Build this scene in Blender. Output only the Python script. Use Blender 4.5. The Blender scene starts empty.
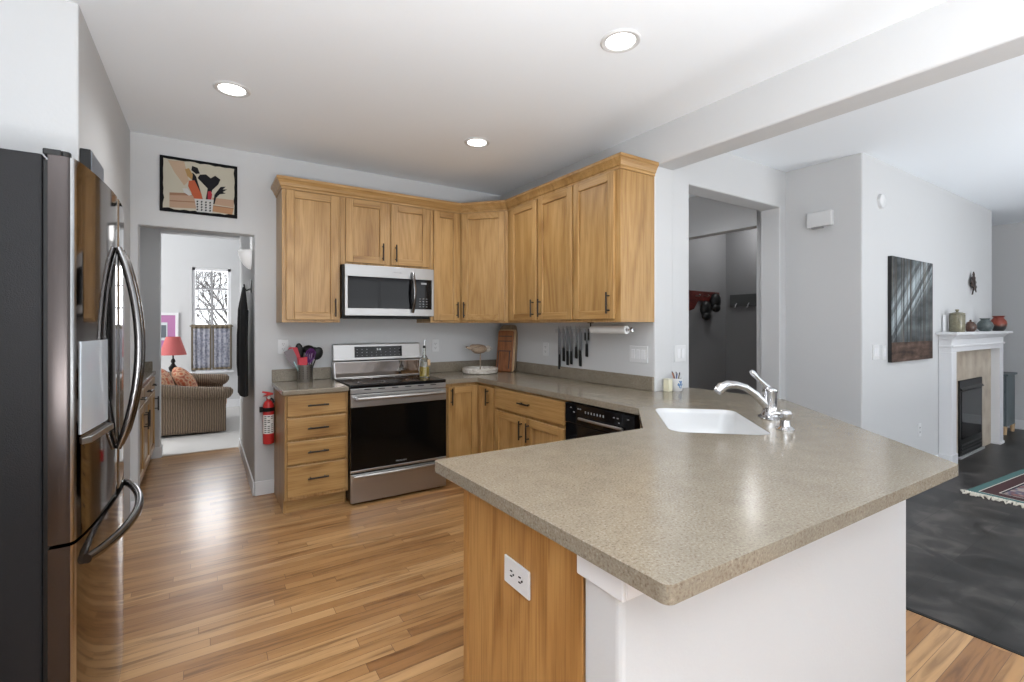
import bpy, bmesh, math, random
from mathutils import Vector, Matrix
random.seed(7)
R = math.radians
PI = math.pi
scn = bpy.context.scene
COL = scn.collection

# ------------------------------------------------------------------ camera, world, lights, exposure
cam = bpy.data.cameras.new('camera'); camo = bpy.data.objects.new('camera', cam); COL.objects.link(camo)
cam.sensor_width = 36.0; cam.lens = 475.647 / 1024 * 36.0
cam.shift_y = -(341 - 325.09) / 1024
cam.clip_start = 0.05
camo.location = (0, 0, 1.33); camo.rotation_euler = (R(90), 0, -0.576)
scn.camera = camo
scn.view_settings.view_transform = 'Standard'; scn.view_settings.look = 'None'
scn.view_settings.gamma = 1.0; scn.view_settings.use_curve_mapping = False
scn.view_settings.exposure = 0.45

wd = bpy.data.worlds.new('world'); scn.world = wd; wd.use_nodes = True
bg = wd.node_tree.nodes['Background']
bg.inputs[0].default_value = (0.92, 0.96, 1.0, 1); bg.inputs[1].default_value = 1.6

DAY = (.95, .975, 1)
def area(name, loc, rot, sx, sy, power, col=(1, 1, 1), spread=180):
    l = bpy.data.lights.new(name, 'AREA'); l.shape = 'RECTANGLE'; l.size = sx; l.size_y = sy
    l.energy = power; l.color = col; l.spread = R(spread)
    o = bpy.data.objects.new(name, l); COL.objects.link(o); o.location = loc; o.rotation_euler = rot
    return o
# daylight outside the windows: from the sky, and thrown upwards by the snow on the ground
area('daylight_south', (0.6, -3.45, 1.45), (R(90), 0, 0), 2.6, 1.9, 2, DAY)
area('daylight_dining', (4.2, -3.45, 1.35), (R(90), 0, 0), 3.2, 2.1, 3, DAY)
area('daylight_living', (7.6, -3.45, 1.35), (R(90), 0, 0), 1.8, 2.1, 2, DAY)
area('snow_light_south', (0.6, -3.5, 1.3), (R(125), 0, 0), 2.6, 1.7, 4, DAY, 110)
area('snow_light_dining', (4.2, -3.5, 1.2), (R(125), 0, 0), 3.2, 1.8, 4, DAY, 110)
area('snow_light_living', (7.6, -3.5, 1.2), (R(125), 0, 0), 1.8, 1.8, 2, DAY, 110)
# added kitchen and living fill lights, aimed at the ceiling from out of view
area('ceiling_fill_kitchen', (0.05, -1.1, 0.86), (R(180), 0, 0), 1.2, 0.9, 192, DAY)
area('ceiling_fill_living', (5.4, -1.2, 0.60), (R(180), 0, 0), 1.0, 1.0, 66, DAY)
area('daylight_study', (0.117, 9.25, 1.45), (R(-90), 0, 0), 0.6, 1.7, 30, (.95, .97, 1))
area('daylight_study_side', (-3.2, 7.4, 1.6), (R(90), 0, R(-90)), 2.0, 1.8, 95, (1, .99, .98))
# downward spots: first three are the recessed lamps in view, others unseen added fill
for x, y, e in ((.138, 3.131, 19), (1.683, 3.063, 19), (1.651, 1.602, 15), (.138, 1.55, 15), (4.3, .2, 9), (6.3, .2, 9), (4.3, -1.8, 9), (6.3, -1.8, 9), (3.5, 2.9, 15), (-.25, 5.1, 9)):
    sp_ = bpy.data.lights.new('downlight_and_fill_beam', 'SPOT'); sp_.energy = e; sp_.spot_size = R(150); sp_.spot_blend = .7; sp_.shadow_soft_size = .09; sp_.color = (.97, .985, 1)
    so = bpy.data.objects.new('downlight_and_fill_beam', sp_); COL.objects.link(so); so.location = (x, y, 2.67 - .03)

# ------------------------------------------------------------------ materials
def newmat(name):
    m = bpy.data.materials.new(name); m.use_nodes = True
    nt = m.node_tree; b = nt.nodes['Principled BSDF']
    return m, nt, b
def N(nt, t, **kw):
    n = nt.nodes.new(t)
    for k, v in kw.items(): setattr(n, k, v)
    return n
def ramp(nt, stops, interp='LINEAR'):
    r = N(nt, 'ShaderNodeValToRGB'); r.color_ramp.interpolation = interp
    e = r.color_ramp.elements
    while len(e) < len(stops): e.new(0.5)
    for i, (p, c) in enumerate(stops):
        e[i].position = p; e[i].color = (c[0], c[1], c[2], 1)
    return r
def coords(nt, scale=(1, 1, 1), rot=(0, 0, 0), rand=True):
    tc = N(nt, 'ShaderNodeTexCoord'); mp = N(nt, 'ShaderNodeMapping')
    mp.inputs['Scale'].default_value = scale; mp.inputs['Rotation'].default_value = rot
    if rand:
        oi = N(nt, 'ShaderNodeObjectInfo'); mu = N(nt, 'ShaderNodeMath', operation='MULTIPLY'); mu.inputs[1].default_value = 37.0
        ad = N(nt, 'ShaderNodeVectorMath', operation='ADD')
        nt.links.new(oi.outputs['Random'], mu.inputs[0])
        nt.links.new(tc.outputs['Object'], ad.inputs[0]); nt.links.new(mu.outputs[0], ad.inputs[1])
        nt.links.new(ad.outputs[0], mp.inputs['Vector'])
    else:
        nt.links.new(tc.outputs['Object'], mp.inputs['Vector'])
    return mp
def plain(name, c, rough=.5, metal=0., bump=0., bscale=60., coat=0., spec=None, trans=0., emit=0., ecol=None, aniso=0.):
    m, nt, b = newmat(name)
    b.inputs['Base Color'].default_value = (*c, 1); b.inputs['Roughness'].default_value = rough
    b.inputs['Metallic'].default_value = metal; b.inputs['Coat Weight'].default_value = coat
    if spec is not None: b.inputs['Specular IOR Level'].default_value = spec
    if trans: b.inputs['Transmission Weight'].default_value = trans
    if emit:
        b.inputs['Emission Color'].default_value = (*(ecol or c), 1); b.inputs['Emission Strength'].default_value = emit
    # slight procedural mottling so that no surface is perfectly even
    mp = coords(nt); no = N(nt, 'ShaderNodeTexNoise'); no.inputs['Scale'].default_value = bscale; no.inputs['Detail'].default_value = 3
    nt.links.new(mp.outputs[0], no.inputs['Vector'])
    rr = N(nt, 'ShaderNodeMapRange'); rr.inputs['To Min'].default_value = max(0, rough * .9); rr.inputs['To Max'].default_value = min(1, rough * 1.1 + .005)
    nt.links.new(no.outputs['Fac'], rr.inputs['Value']); nt.links.new(rr.outputs[0], b.inputs['Roughness'])
    if bump:
        bp = N(nt, 'ShaderNodeBump'); bp.inputs['Strength'].default_value = bump; bp.inputs['Distance'].default_value = .004
        nt.links.new(no.outputs['Fac'], bp.inputs['Height']); nt.links.new(bp.outputs[0], b.inputs['Normal'])
    return m
def wood(name, axis, light, mid, dark, rough=.38, k=1.0):
    """straight oak grain running along the object's own axis 'x','y' or 'z'"""
    m, nt, b = newmat(name)
    def sc(a, c): return tuple(a if q == axis else c for q in 'xyz')
    mp = coords(nt, sc(1.1 * k, 9 * k))
    n1 = N(nt, 'ShaderNodeTexNoise'); n1.inputs['Scale'].default_value = 1.0; n1.inputs['Detail'].default_value = 4; n1.inputs['Distortion'].default_value = .6
    nt.links.new(mp.outputs[0], n1.inputs['Vector'])
    # growth rings: a stretched field pushed through a sine gives cathedral arches
    mp3 = coords(nt, sc(.55 * k, 3.2 * k)); n3 = N(nt, 'ShaderNodeTexNoise'); n3.inputs['Scale'].default_value = 1.0; n3.inputs['Detail'].default_value = 1.5
    nt.links.new(mp3.outputs[0], n3.inputs['Vector'])
    mu = N(nt, 'ShaderNodeMath', operation='MULTIPLY'); mu.inputs[1].default_value = 80.0
    si = N(nt, 'ShaderNodeMath', operation='SINE'); nt.links.new(n3.outputs['Fac'], mu.inputs[0]); nt.links.new(mu.outputs[0], si.inputs[0])
    ma = N(nt, 'ShaderNodeMapRange'); ma.inputs['From Min'].default_value = -1; ma.inputs['To Min'].default_value = 0.; ma.inputs['To Max'].default_value = .20
    nt.links.new(si.outputs[0], ma.inputs['Value'])
    ad = N(nt, 'ShaderNodeMath', operation='ADD'); nt.links.new(n1.outputs['Fac'], ad.inputs[0]); nt.links.new(ma.outputs[0], ad.inputs[1])
    cr = ramp(nt, [(.30, dark), (.52, mid), (.78, light)]); nt.links.new(ad.outputs[0], cr.inputs[0])
    mp2 = coords(nt, sc(5 * k, 190 * k)); n2 = N(nt, 'ShaderNodeTexNoise'); n2.inputs['Scale'].default_value = 1.0; n2.inputs['Detail'].default_value = 2
    nt.links.new(mp2.outputs[0], n2.inputs['Vector'])
    pr = ramp(nt, [(.36, (.72, .66, .58)), (.52, (1, 1, 1))]); nt.links.new(n2.outputs['Fac'], pr.inputs[0])
    mx = N(nt, 'ShaderNodeMix', data_type='RGBA', blend_type='MULTIPLY'); mx.inputs[0].default_value = .75
    nt.links.new(cr.outputs[0], mx.inputs[6]); nt.links.new(pr.outputs[0], mx.inputs[7])
    nt.links.new(mx.outputs[2], b.inputs['Base Color'])
    b.inputs['Roughness'].default_value = rough; b.inputs['Coat Weight'].default_value = .15; b.inputs['Coat Roughness'].default_value = .25
    return m
OL, OM, OD = (.45, .272, .106), (.378, .215, .074), (.262, .135, .041)
OAKZ = wood('oak_upright_grain', 'z', OL, OM, OD)
OAKX = wood('oak_level_grain', 'x', OL, OM, OD)
OAKY = wood('oak_crosswise_grain', 'y', OL, OM, OD)
PANEL = wood('oak_end_panel_grain', 'z', (.46, .245, .080), (.40, .20, .062), (.26, .115, .028))

def floor_wood():
    m, nt, b = newmat('oak_strip_floor')
    tc = N(nt, 'ShaderNodeTexCoord')
    br = N(nt, 'ShaderNodeTexBrick'); br.offset = 0; br.squash = 1
    br.inputs['Scale'].default_value = 1; br.inputs['Brick Width'].default_value = .95; br.inputs['Row Height'].default_value = .057
    br.inputs['Mortar Size'].default_value = .0009; br.inputs['Mortar Smooth'].default_value = .2; br.inputs['Bias'].default_value = 0
    br.inputs['Color1'].default_value = (0, 0, 0, 1); br.inputs['Color2'].default_value = (1, 1, 1, 1); br.inputs['Mortar'].default_value = (.5, .5, .5, 1)
    sx = N(nt, 'ShaderNodeSeparateXYZ'); nt.links.new(tc.outputs['Object'], sx.inputs[0])
    dv_ = N(nt, 'ShaderNodeMath', operation='DIVIDE'); dv_.inputs[1].default_value = .057; nt.links.new(sx.outputs['Y'], dv_.inputs[0])
    fl = N(nt, 'ShaderNodeMath', operation='FLOOR'); nt.links.new(dv_.outputs[0], fl.inputs[0])
    wn = N(nt, 'ShaderNodeTexWhiteNoise', noise_dimensions='1D'); nt.links.new(fl.outputs[0], wn.inputs['W'])
    sh = N(nt, 'ShaderNodeMath', operation='MULTIPLY_ADD'); sh.inputs[1].default_value = 9.5; nt.links.new(wn.outputs['Value'], sh.inputs[0]); nt.links.new(sx.outputs['X'], sh.inputs[2])
    cv = N(nt, 'ShaderNodeCombineXYZ'); nt.links.new(sh.outputs[0], cv.inputs[0]); nt.links.new(sx.outputs['Y'], cv.inputs[1])
    nt.links.new(cv.outputs[0], br.inputs['Vector'])
    tone = ramp(nt, [(0, (.275, .128, .046)), (.18, (.36, .185, .072)), (.6, (.44, .242, .10)), (1, (.53, .315, .145))]); nt.links.new(br.outputs['Color'], tone.inputs[0])
    # grain shifted board by board
    sep = N(nt, 'ShaderNodeVectorMath', operation='MULTIPLY_ADD'); sep.inputs[1].default_value = (1, 1, 1)
    mul = N(nt, 'ShaderNodeVectorMath', operation='SCALE'); mul.inputs['Scale'].default_value = 23
    nt.links.new(br.outputs['Color'], mul.inputs[0]); nt.links.new(tc.outputs['Object'], sep.inputs[0]); nt.links.new(mul.outputs[0], sep.inputs[2])
    mp = N(nt, 'ShaderNodeMapping'); mp.inputs['Scale'].default_value = (2.2, 30, 1); nt.links.new(sep.outputs[0], mp.inputs['Vector'])
    n1 = N(nt, 'ShaderNodeTexNoise'); n1.inputs['Scale'].default_value = 1; n1.inputs['Detail'].default_value = 5; n1.inputs['Distortion'].default_value = .9
    nt.links.new(mp.outputs[0], n1.inputs['Vector'])
    gr = ramp(nt, [(.30, (.42, .36, .30)), (.48, (.92, .9, .87)), (.7, (1.08, 1.07, 1.05))]); nt.links.new(n1.outputs['Fac'], gr.inputs[0])
    mx = N(nt, 'ShaderNodeMix', data_type='RGBA', blend_type='MULTIPLY'); mx.inputs[0].default_value = .8
    nt.links.new(tone.outputs[0], mx.inputs[6]); nt.links.new(gr.outputs[0], mx.inputs[7])
    gap = N(nt, 'ShaderNodeMix', data_type='RGBA'); gap.inputs[7].default_value = (.12, .06, .03, 1)
    nt.links.new(br.outputs['Fac'], gap.inputs[0]); nt.links.new(mx.outputs[2], gap.inputs[6])
    nt.links.new(gap.outputs[2], b.inputs['Base Color'])
    b.inputs['Roughness'].default_value = .30; b.inputs['Coat Weight'].default_value = .25; b.inputs['Coat Roughness'].default_value = .18
    return m
def counter_mat():
    m, nt, b = newmat('speckled_solid_surface')
    mp = coords(nt, rand=False)
    v = N(nt, 'ShaderNodeTexNoise'); v.inputs['Scale'].default_value = 170; v.inputs['Detail'].default_value = 3; v.inputs['Roughness'].default_value = .7
    nt.links.new(mp.outputs[0], v.inputs['Vector'])
    c = ramp(nt, [(.32, (.130, .103, .074)), (.42, (.214, .180, .134)), (.50, (.238, .205, .157)), (.60, (.258, .227, .178)), (.69, (.33, .30, .245))]); nt.links.new(v.outputs['Fac'], c.inputs[0])
    n = N(nt, 'ShaderNodeTexNoise'); n.inputs['Scale'].default_value = 14; n.inputs['Detail'].default_value = 4; nt.links.new(mp.outputs[0], n.inputs['Vector'])
    k = ramp(nt, [(.3, (.92, .91, .9)), (.7, (1.05, 1.05, 1.05))]); nt.links.new(n.outputs['Fac'], k.inputs[0])
    mx = N(nt, 'ShaderNodeMix', data_type='RGBA', blend_type='MULTIPLY'); mx.inputs[0].default_value = 1
    nt.links.new(c.outputs[0], mx.inputs[6]); nt.links.new(k.outputs[0], mx.inputs[7]); nt.links.new(mx.outputs[2], b.inputs['Base Color'])
    b.inputs['Roughness'].default_value = .2
    return m
def slate_floor():
    m, nt, b = newmat('dark_slate_tile')
    tc = N(nt, 'ShaderNodeTexCoord')
    br = N(nt, 'ShaderNodeTexBrick'); br.offset = .5
    br.inputs['Scale'].default_value = 1; br.inputs['Brick Width'].default_value = .61; br.inputs['Row Height'].default_value = .305; br.inputs['Mortar Size'].default_value = .0015
    br.inputs['Color1'].default_value = (.022, .021, .021, 1); br.inputs['Color2'].default_value = (.036, .034, .033, 1); br.inputs['Mortar'].default_value = (.016, .016, .016, 1)
    nt.links.new(tc.outputs['Object'], br.inputs['Vector'])
    n = N(nt, 'ShaderNodeTexNoise'); n.inputs['Scale'].default_value = 4; n.inputs['Detail'].default_value = 6; n.inputs['Distortion'].default_value = 1; nt.links.new(tc.outputs['Object'], n.inputs['Vector'])
    k = ramp(nt, [(.36, (.45, .44, .42)), (.52, (1.1, 1.08, 1.05)), (.66, (2.6, 2.5, 2.4))]); nt.links.new(n.outputs['Fac'], k.inputs[0])
    mx = N(nt, 'ShaderNodeMix', data_type='RGBA', blend_type='MULTIPLY'); mx.inputs[0].default_value = 1
    nt.links.new(br.outputs['Color'], mx.inputs[6]); nt.links.new(k.outputs[0], mx.inputs[7]); nt.links.new(mx.outputs[2], b.inputs['Base Color'])
    rr = N(nt, 'ShaderNodeMapRange'); b.inputs['Specular IOR Level'].default_value = .35; rr.inputs['To Min'].default_value = .28; rr.inputs['To Max'].default_value = .55
    nt.links.new(n.outputs['Fac'], rr.inputs['Value']); nt.links.new(rr.outputs[0], b.inputs['Roughness'])
    return m
def steel(name, c, rough, brush='x'):
    m, nt, b = newmat(name)
    b.inputs['Metallic'].default_value = 1; b.inputs['Base Color'].default_value = (*c, 1)
    s = tuple(2 if q == brush else 260 for q in 'xyz')
    mp = coords(nt, s); n = N(nt, 'ShaderNodeTexNoise'); n.inputs['Scale'].default_value = 1; n.inputs['Detail'].default_value = 2
    nt.links.new(mp.outputs[0], n.inputs['Vector'])
    rr = N(nt, 'ShaderNodeMapRange'); rr.inputs['To Min'].default_value = rough * .75; rr.inputs['To Max'].default_value = rough * 1.25
    nt.links.new(n.outputs['Fac'], rr.inputs['Value']); nt.links.new(rr.outputs[0], b.inputs['Roughness'])
    return m
def glass_pane(name, tint=(1, 1, 1), gloss=.06):
    m, nt, b = newmat(name)
    nt.nodes.remove(b); out = nt.nodes['Material Output']
    t = N(nt, 'ShaderNodeBsdfTransparent'); t.inputs[0].default_value = (*tint, 1)
    g = N(nt, 'ShaderNodeBsdfGlossy'); g.inputs['Roughness'].default_value = .02
    fr = N(nt, 'ShaderNodeLayerWeight'); fr.inputs['Blend'].default_value = .12
    mr = N(nt, 'ShaderNodeMapRange'); mr.inputs['To Min'].default_value = gloss * .5; mr.inputs['To Max'].default_value = .7
    nt.links.new(fr.outputs['Facing'], mr.inputs['Value'])
    mx = N(nt, 'ShaderNodeMixShader'); nt.links.new(mr.outputs[0], mx.inputs[0])
    nt.links.new(t.outputs[0], mx.inputs[1]); nt.links.new(g.outputs[0], mx.inputs[2]); nt.links.new(mx.outputs[0], out.inputs[0])
    return m

WALL = plain('painted_wall', (.55, .555, .56), .7, bump=.12, bscale=90)
CEIL = plain('painted_ceiling', (.845, .885, .925), .8, bump=.12, bscale=70)
TRIM = plain('white_trim_paint', (.70, .705, .72), .4)
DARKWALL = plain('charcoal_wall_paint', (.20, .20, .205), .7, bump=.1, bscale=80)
FLOOR = floor_wood(); SLATE = slate_floor(); COUNTER = counter_mat()
CARPET = plain('pale_carpet', (.60, .585, .565), .95, bump=.8, bscale=300)
SNOW = plain('snowy_ground', (.8, .82, .85), .9, bump=.3, bscale=3)
STEEL = steel('brushed_stainless', (.42, .415, .41), .33, 'x')
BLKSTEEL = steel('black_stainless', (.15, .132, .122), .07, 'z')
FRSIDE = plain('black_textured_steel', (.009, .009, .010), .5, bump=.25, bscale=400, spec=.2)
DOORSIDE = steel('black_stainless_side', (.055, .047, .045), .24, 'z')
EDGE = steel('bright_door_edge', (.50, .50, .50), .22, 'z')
HANDLE = steel('satin_handle_steel', (.20, .195, .195), .2, 'z')
CHROME = plain('chrome', (.62, .62, .63), .09, 1)
BLKGLASS = plain('black_glass', (.006, .006, .007), .05, spec=.28)
OVENGLASS = plain('oven_door_glass', (.003, .003, .003), .12, spec=.25)
BLKPLASTIC = plain('black_plastic', (.009, .009, .009), .4, spec=.25)
PULL = plain('bronze_black_pull', (.018, .015, .013), .35, .4)
WHITEP = plain('white_plastic', (.63, .635, .64), .35)
GREYP = plain('grey_plastic', (.30, .30, .31), .4)
DISP = plain('pale_dispenser_panel', (.42, .46, .50), .15, coat=.3)
PORC = plain('white_sink_enamel', (.60, .605, .61), .12, coat=.5)
RED = plain('red_enamel', (.55, .02, .02), .3, coat=.3)
REDPL = plain('red_silicone', (.52, .03, .05), .4)
PURPLE = plain('purple_nylon', (.10, .02, .14), .4)
TEALPL = plain('pale_teal_silicone', (.25, .42, .42), .4)
CLEARGREY = plain('smoky_nylon', (.20, .175, .19), .3)
LABELW = plain('paper_label', (.80, .80, .78), .6)
INK = plain('dark_print', (.03, .03, .035), .6)
GLASSY = plain('clear_bottle_glass', (.92, .95, .93), .03, trans=1.)
OIL = plain('golden_oil', (.72, .50, .07), .1, trans=.5)
BOARD1 = wood('walnut_board_grain', 'z', (.30, .115, .04), (.24, .085, .028), (.15, .05, .018), .4, 2)
BOARD2 = wood('maple_board_grain', 'z', (.66, .47, .28), (.58, .39, .22), (.48, .31, .16), .45, 2)
BOARD3 = wood('weathered_board_grain', 'z', (.25, .18, .11), (.19, .13, .08), (.12, .08, .05), .55, 2)
DRIFT = wood('driftwood_grain', 'x', (.42, .33, .24), (.28, .20, .14), (.13, .09, .065), .7, 6)
WASHED = wood('white_washed_wood', 'x', (.72, .70, .66), (.55, .51, .46), (.33, .28, .24), .7, 5)
LENS = plain('downlight_lens', (1, .98, .95), .5, emit=9, ecol=(1, .975, .94))
LENS2 = plain('ceiling_lamp_lens', (1, 1, 1), .5, emit=4)
PAPER = plain('paper_towel', (.80, .80, .79), .9, bump=.3, bscale=120)
BLADE = plain('knife_steel', (.30, .305, .32), .2, .8)

# ------------------------------------------------------------------ mesh helpers
class MB:
    def __init__(s): s.bm = bmesh.new(); s.mi = 0
    def m(s, i): s.mi = i; return s
    def _f(s, vs, smooth=False):
        try: f = s.bm.faces.new(vs)
        except ValueError: return None
        f.material_index = s.mi; f.smooth = smooth; return f
    def box(s, x0, x1, y0, y1, z0, z1):
        x0, x1 = min(x0, x1), max(x0, x1); y0, y1 = min(y0, y1), max(y0, y1); z0, z1 = min(z0, z1), max(z0, z1)
        v = [s.bm.verts.new(p) for p in ((x0, y0, z0), (x1, y0, z0), (x1, y1, z0), (x0, y1, z0), (x0, y0, z1), (x1, y0, z1), (x1, y1, z1), (x0, y1, z1))]
        for q in ((0, 3, 2, 1), (4, 5, 6, 7), (0, 1, 5, 4), (1, 2, 6, 5), (2, 3, 7, 6), (3, 0, 4, 7)): s._f([v[i] for i in q])
        return s
    def extrude(s, pts, vec, smooth=False):
        """closed planar outline pushed along vec"""
        vec = Vector(vec); pts = [Vector(p) for p in pts]
        nrm = Vector((0, 0, 0))
        for i in range(len(pts)):
            a, b = pts[i], pts[(i + 1) % len(pts)]; nrm += a.cross(b)
        if nrm.dot(vec) < 0: pts = pts[::-1]
        a = [s.bm.verts.new(p) for p in pts]; b = [s.bm.verts.new(p + vec) for p in pts]; n = len(a)
        s._f(a[::-1]); s._f(b)
        for i in range(n): s._f([a[i], a[(i + 1) % n], b[(i + 1) % n], b[i]], smooth)
        return s
    def prism(s, xy, z0, z1, smooth=False): return s.extrude([(x, y, z0) for x, y in xy], (0, 0, z1 - z0), smooth)
    def tube(s, path, r, n=10, cap=True, flat=None):
        path = [Vector(p) for p in path]; k = len(path)
        rs = r if isinstance(r, (list, tuple)) else [r] * k
        rings = []; up = None
        for i, p in enumerate(path):
            t = (path[min(i + 1, k - 1)] - path[max(i - 1, 0)]).normalized()
            if up is None:
                up = Vector((0, 0, 1)) if abs(t.z) < .9 else Vector((1, 0, 0))
            a = t.cross(up)
            if a.length < 1e-5: a = t.cross(Vector((0, 1, 0)))
            a.normalize(); b = a.cross(t).normalized(); up = b
            fa = flat or 1
            rings.append([s.bm.verts.new(p + a * math.cos(2 * PI * j / n) * rs[i] + b * math.sin(2 * PI * j / n) * rs[i] * fa) for j in range(n)])
        for i in range(k - 1):
            for j in range(n):
                s._f([rings[i][j], rings[i + 1][j], rings[i + 1][(j + 1) % n], rings[i][(j + 1) % n]], True)
        if cap: s._f(rings[0]); s._f(rings[-1][::-1])
        return s
    def cyl(s, p0, p1, r0, r1=None, n=16): return s.tube([p0, p1], [r0, r0 if r1 is None else r1], n)
    def lathe(s, prof, c=(0, 0, 0), n=24, axis='z', squash=1.0):
        c = Vector(c); rings = []
        def pt(r, h, a):
            u, v = r * math.cos(a), r * math.sin(a) * squash
            return c + (Vector((u, v, h)) if axis == 'z' else Vector((u, -h, v)) if axis == 'y' else Vector((h, u, v)))
        for r, h in prof:
            if r < 1e-6: rings.append([s.bm.verts.new(pt(0, h, 0))])
            else: rings.append([s.bm.verts.new(pt(r, h, 2 * PI * j / n)) for j in range(n)])
        for a, b in zip(rings[:-1], rings[1:]):
            for j in range(n):
                q = [a[j % len(a)], a[(j + 1) % len(a)], b[(j + 1) % len(b)], b[j % len(b)]]
                u = []
                for x in q:
                    if x not in u: u.append(x)
                if len(u) > 2: s._f(u, True)
        return s
    def ball(s, c, rx, ry=None, rz=None, n=14, k=8):
        ry = rx if ry is None else ry; rz = rx if rz is None else rz; c = Vector(c)
        vs = []
        for i in range(k + 1):
            th = PI * i / k
            if i in (0, k): vs.append([s.bm.verts.new(c + Vector((0, 0, rz * math.cos(th))))])
            else: vs.append([s.bm.verts.new(c + Vector((rx * math.sin(th) * math.cos(2 * PI * j / n), ry * math.sin(th) * math.sin(2 * PI * j / n), rz * math.cos(th)))) for j in range(n)])
        for a, b in zip(vs[:-1], vs[1:]):
            for j in range(n):
                q = [a[j % len(a)], b[j % len(b)], b[(j + 1) % len(b)], a[(j + 1) % len(a)]]; u = []
                for x in q:
                    if x not in u: u.append(x)
                s._f(u, True)
        return s
    def grid(s, fn, nu, nv, closed=False):
        g = [[s.bm.verts.new(fn(i / nu, j / nv)) for j in range(nv + (0 if closed else 1))] for i in range(nu + 1)]
        w = len(g[0])
        for i in range(nu):
            for j in range(nv):
                s._f([g[i][j], g[i + 1][j], g[i + 1][(j + 1) % w], g[i][(j + 1) % w]], True)
        return s
    def xf(s, M):
        bmesh.ops.transform(s.bm, matrix=M, verts=s.bm.verts); return s
    def build(s, name, mats, parent=None, off=None, bevel=0., seg=2, solid=0., sub=0, loc=None, recalc=True, sharp=38):
        if recalc: bmesh.ops.recalc_face_normals(s.bm, faces=s.bm.faces)
        if off is not None: bmesh.ops.translate(s.bm, vec=Vector(off) * -1, verts=s.bm.verts)
        for e in s.bm.edges:
            if len(e.link_faces) == 2 and e.calc_face_angle(0) > R(sharp): e.smooth = False
        me = bpy.data.meshes.new(name); s.bm.to_mesh(me); s.bm.free()
        for q in (mats if isinstance(mats, (list, tuple)) else [mats]): me.materials.append(q)
        o = bpy.data.objects.new(name, me); COL.objects.link(o)
        if parent is not None: o.parent = parent
        if loc is not None: o.location = loc
        if solid:
            md = o.modifiers.new('shell', 'SOLIDIFY'); md.thickness = solid; md.offset = 0
        if bevel:
            md = o.modifiers.new('bevel', 'BEVEL'); md.width = bevel; md.segments = seg; md.limit_method = 'ANGLE'; md.angle_limit = R(40)
        if sub:
            md = o.modifiers.new('sub', 'SUBSURF'); md.levels = sub; md.render_levels = sub
        return o
def tag(o, label=None, cat=None, group=None, kind=None):
    if label: o['label'] = label
    if cat: o['category'] = cat
    if group: o['group'] = group
    if kind: o['kind'] = kind
    return o
def thing(name, label, cat, loc=(0, 0, 0), rz=0., group=None):
    o = bpy.data.objects.new(name, None); COL.objects.link(o); o.empty_display_size = .1
    o.location = loc; o.rotation_euler = (0, 0, rz)
    return tag(o, label, cat, group)
def part(t, name, mb, mats, w=True, parent=None, label=None, **kw):
    """a part of thing t; w: its mesh was drawn in room coordinates (t not turned)"""
    o = mb.build(name, mats, parent or t, off=t.location if w else None, **kw)
    if label: o['label'] = label
    return o
def solo(name, label, cat, mb, mats, loc=(0, 0, 0), group=None, **kw):
    return tag(mb.build(name, mats, off=loc, loc=loc, **kw), label, cat, group)
def struct(name, mb, mats, label=None, **kw):
    return tag(mb.build(name, mats, **kw), label, None, None, 'structure')
def copy_thing(o, loc, rz=None, label=None, group=None):
    def cp(q, par):
        c = q.copy(); COL.objects.link(c)
        if par: c.parent = par
        for ch in list(q.children): cp(ch, c)
        return c
    c = cp(o, None); c.location = loc
    if rz is not None: c.rotation_euler = (0, 0, rz)
    if label: c['label'] = label
    if group: c['group'] = group
    return c
def rrect(x0, x1, y0, y1, r, n=5):
    p = []
    for cx, cy, a0 in ((x1 - r, y1 - r, 0), (x0 + r, y1 - r, 90), (x0 + r, y0 + r, 180), (x1 - r, y0 + r, 270)):
        for i in range(n + 1):
            a = R(a0 + 90 * i / n); p.append((cx + r * math.cos(a), cy + r * math.sin(a)))
    return p
def text_mesh(body, size, mat, parent, M, name='lettering', ext=.0006, label=None):
    cu = bpy.data.curves.new(name, 'FONT'); cu.body = body; cu.size = size; cu.extrude = ext; cu.align_x = 'CENTER'; cu.align_y = 'CENTER'
    to = bpy.data.objects.new(name + '_curve', cu); COL.objects.link(to)
    bpy.context.view_layer.update()
    me = bpy.data.meshes.new_from_object(to.evaluated_get(bpy.context.evaluated_depsgraph_get()))
    bpy.data.objects.remove(to); bpy.data.curves.remove(cu)
    me.transform(M); me.materials.clear(); me.materials.append(mat); me.name = name
    o = bpy.data.objects.new(name, me); COL.objects.link(o); o.parent = parent
    if label: o['label'] = label
    return o

# ------------------------------------------------------------------ dimensions
YB, XR, YW = 4.196, 2.578, 2.183
ZC, S, ST = 2.67, .8795, .036           # ceiling, worktop top, worktop thickness
XBEAM = 2.77; DF = -.03                 # slate floor level

# ------------------------------------------------------------------ the shell
struct('floor', MB().box(-1.45, XBEAM - .004, -3.3, 5.965, -.12, 0).box(XBEAM - .004, 7.7, YW + .01, 5.0, -.12, 0), FLOOR, 'honey oak strip wood floor of the kitchen and passage')
struct('floor', MB().box(XBEAM + .004, 9.2, -3.3, YW + .005, -.15, DF).box(7.705, 9.2, YW + .005, 5.0, -.15, DF), SLATE, 'dark grey slate-look tile floor of the living room')
struct('floor', MB().box(-3.1, 2.3, 5.967, 9.05, -.12, .004), CARPET, 'pale carpet of the far room')
struct('trim_1', MB().box(XBEAM - .012, XBEAM + .012, -3.2, YW, -.04, .003), BLKPLASTIC, 'thin black transition strip between wood and slate floors', bevel=.002)
struct('ceiling', MB().box(-1.45, 9.2, -3.3, 6.07, ZC, ZC + .12), CEIL)
struct('ceiling', MB().box(-3.1, 2.3, 6.07, 9.05, 3.2, 3.3), CEIL, 'ceiling of the far room')
XO0, XO1, ZO = -.379, .335, 2.03         # doorway in the range wall
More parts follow.
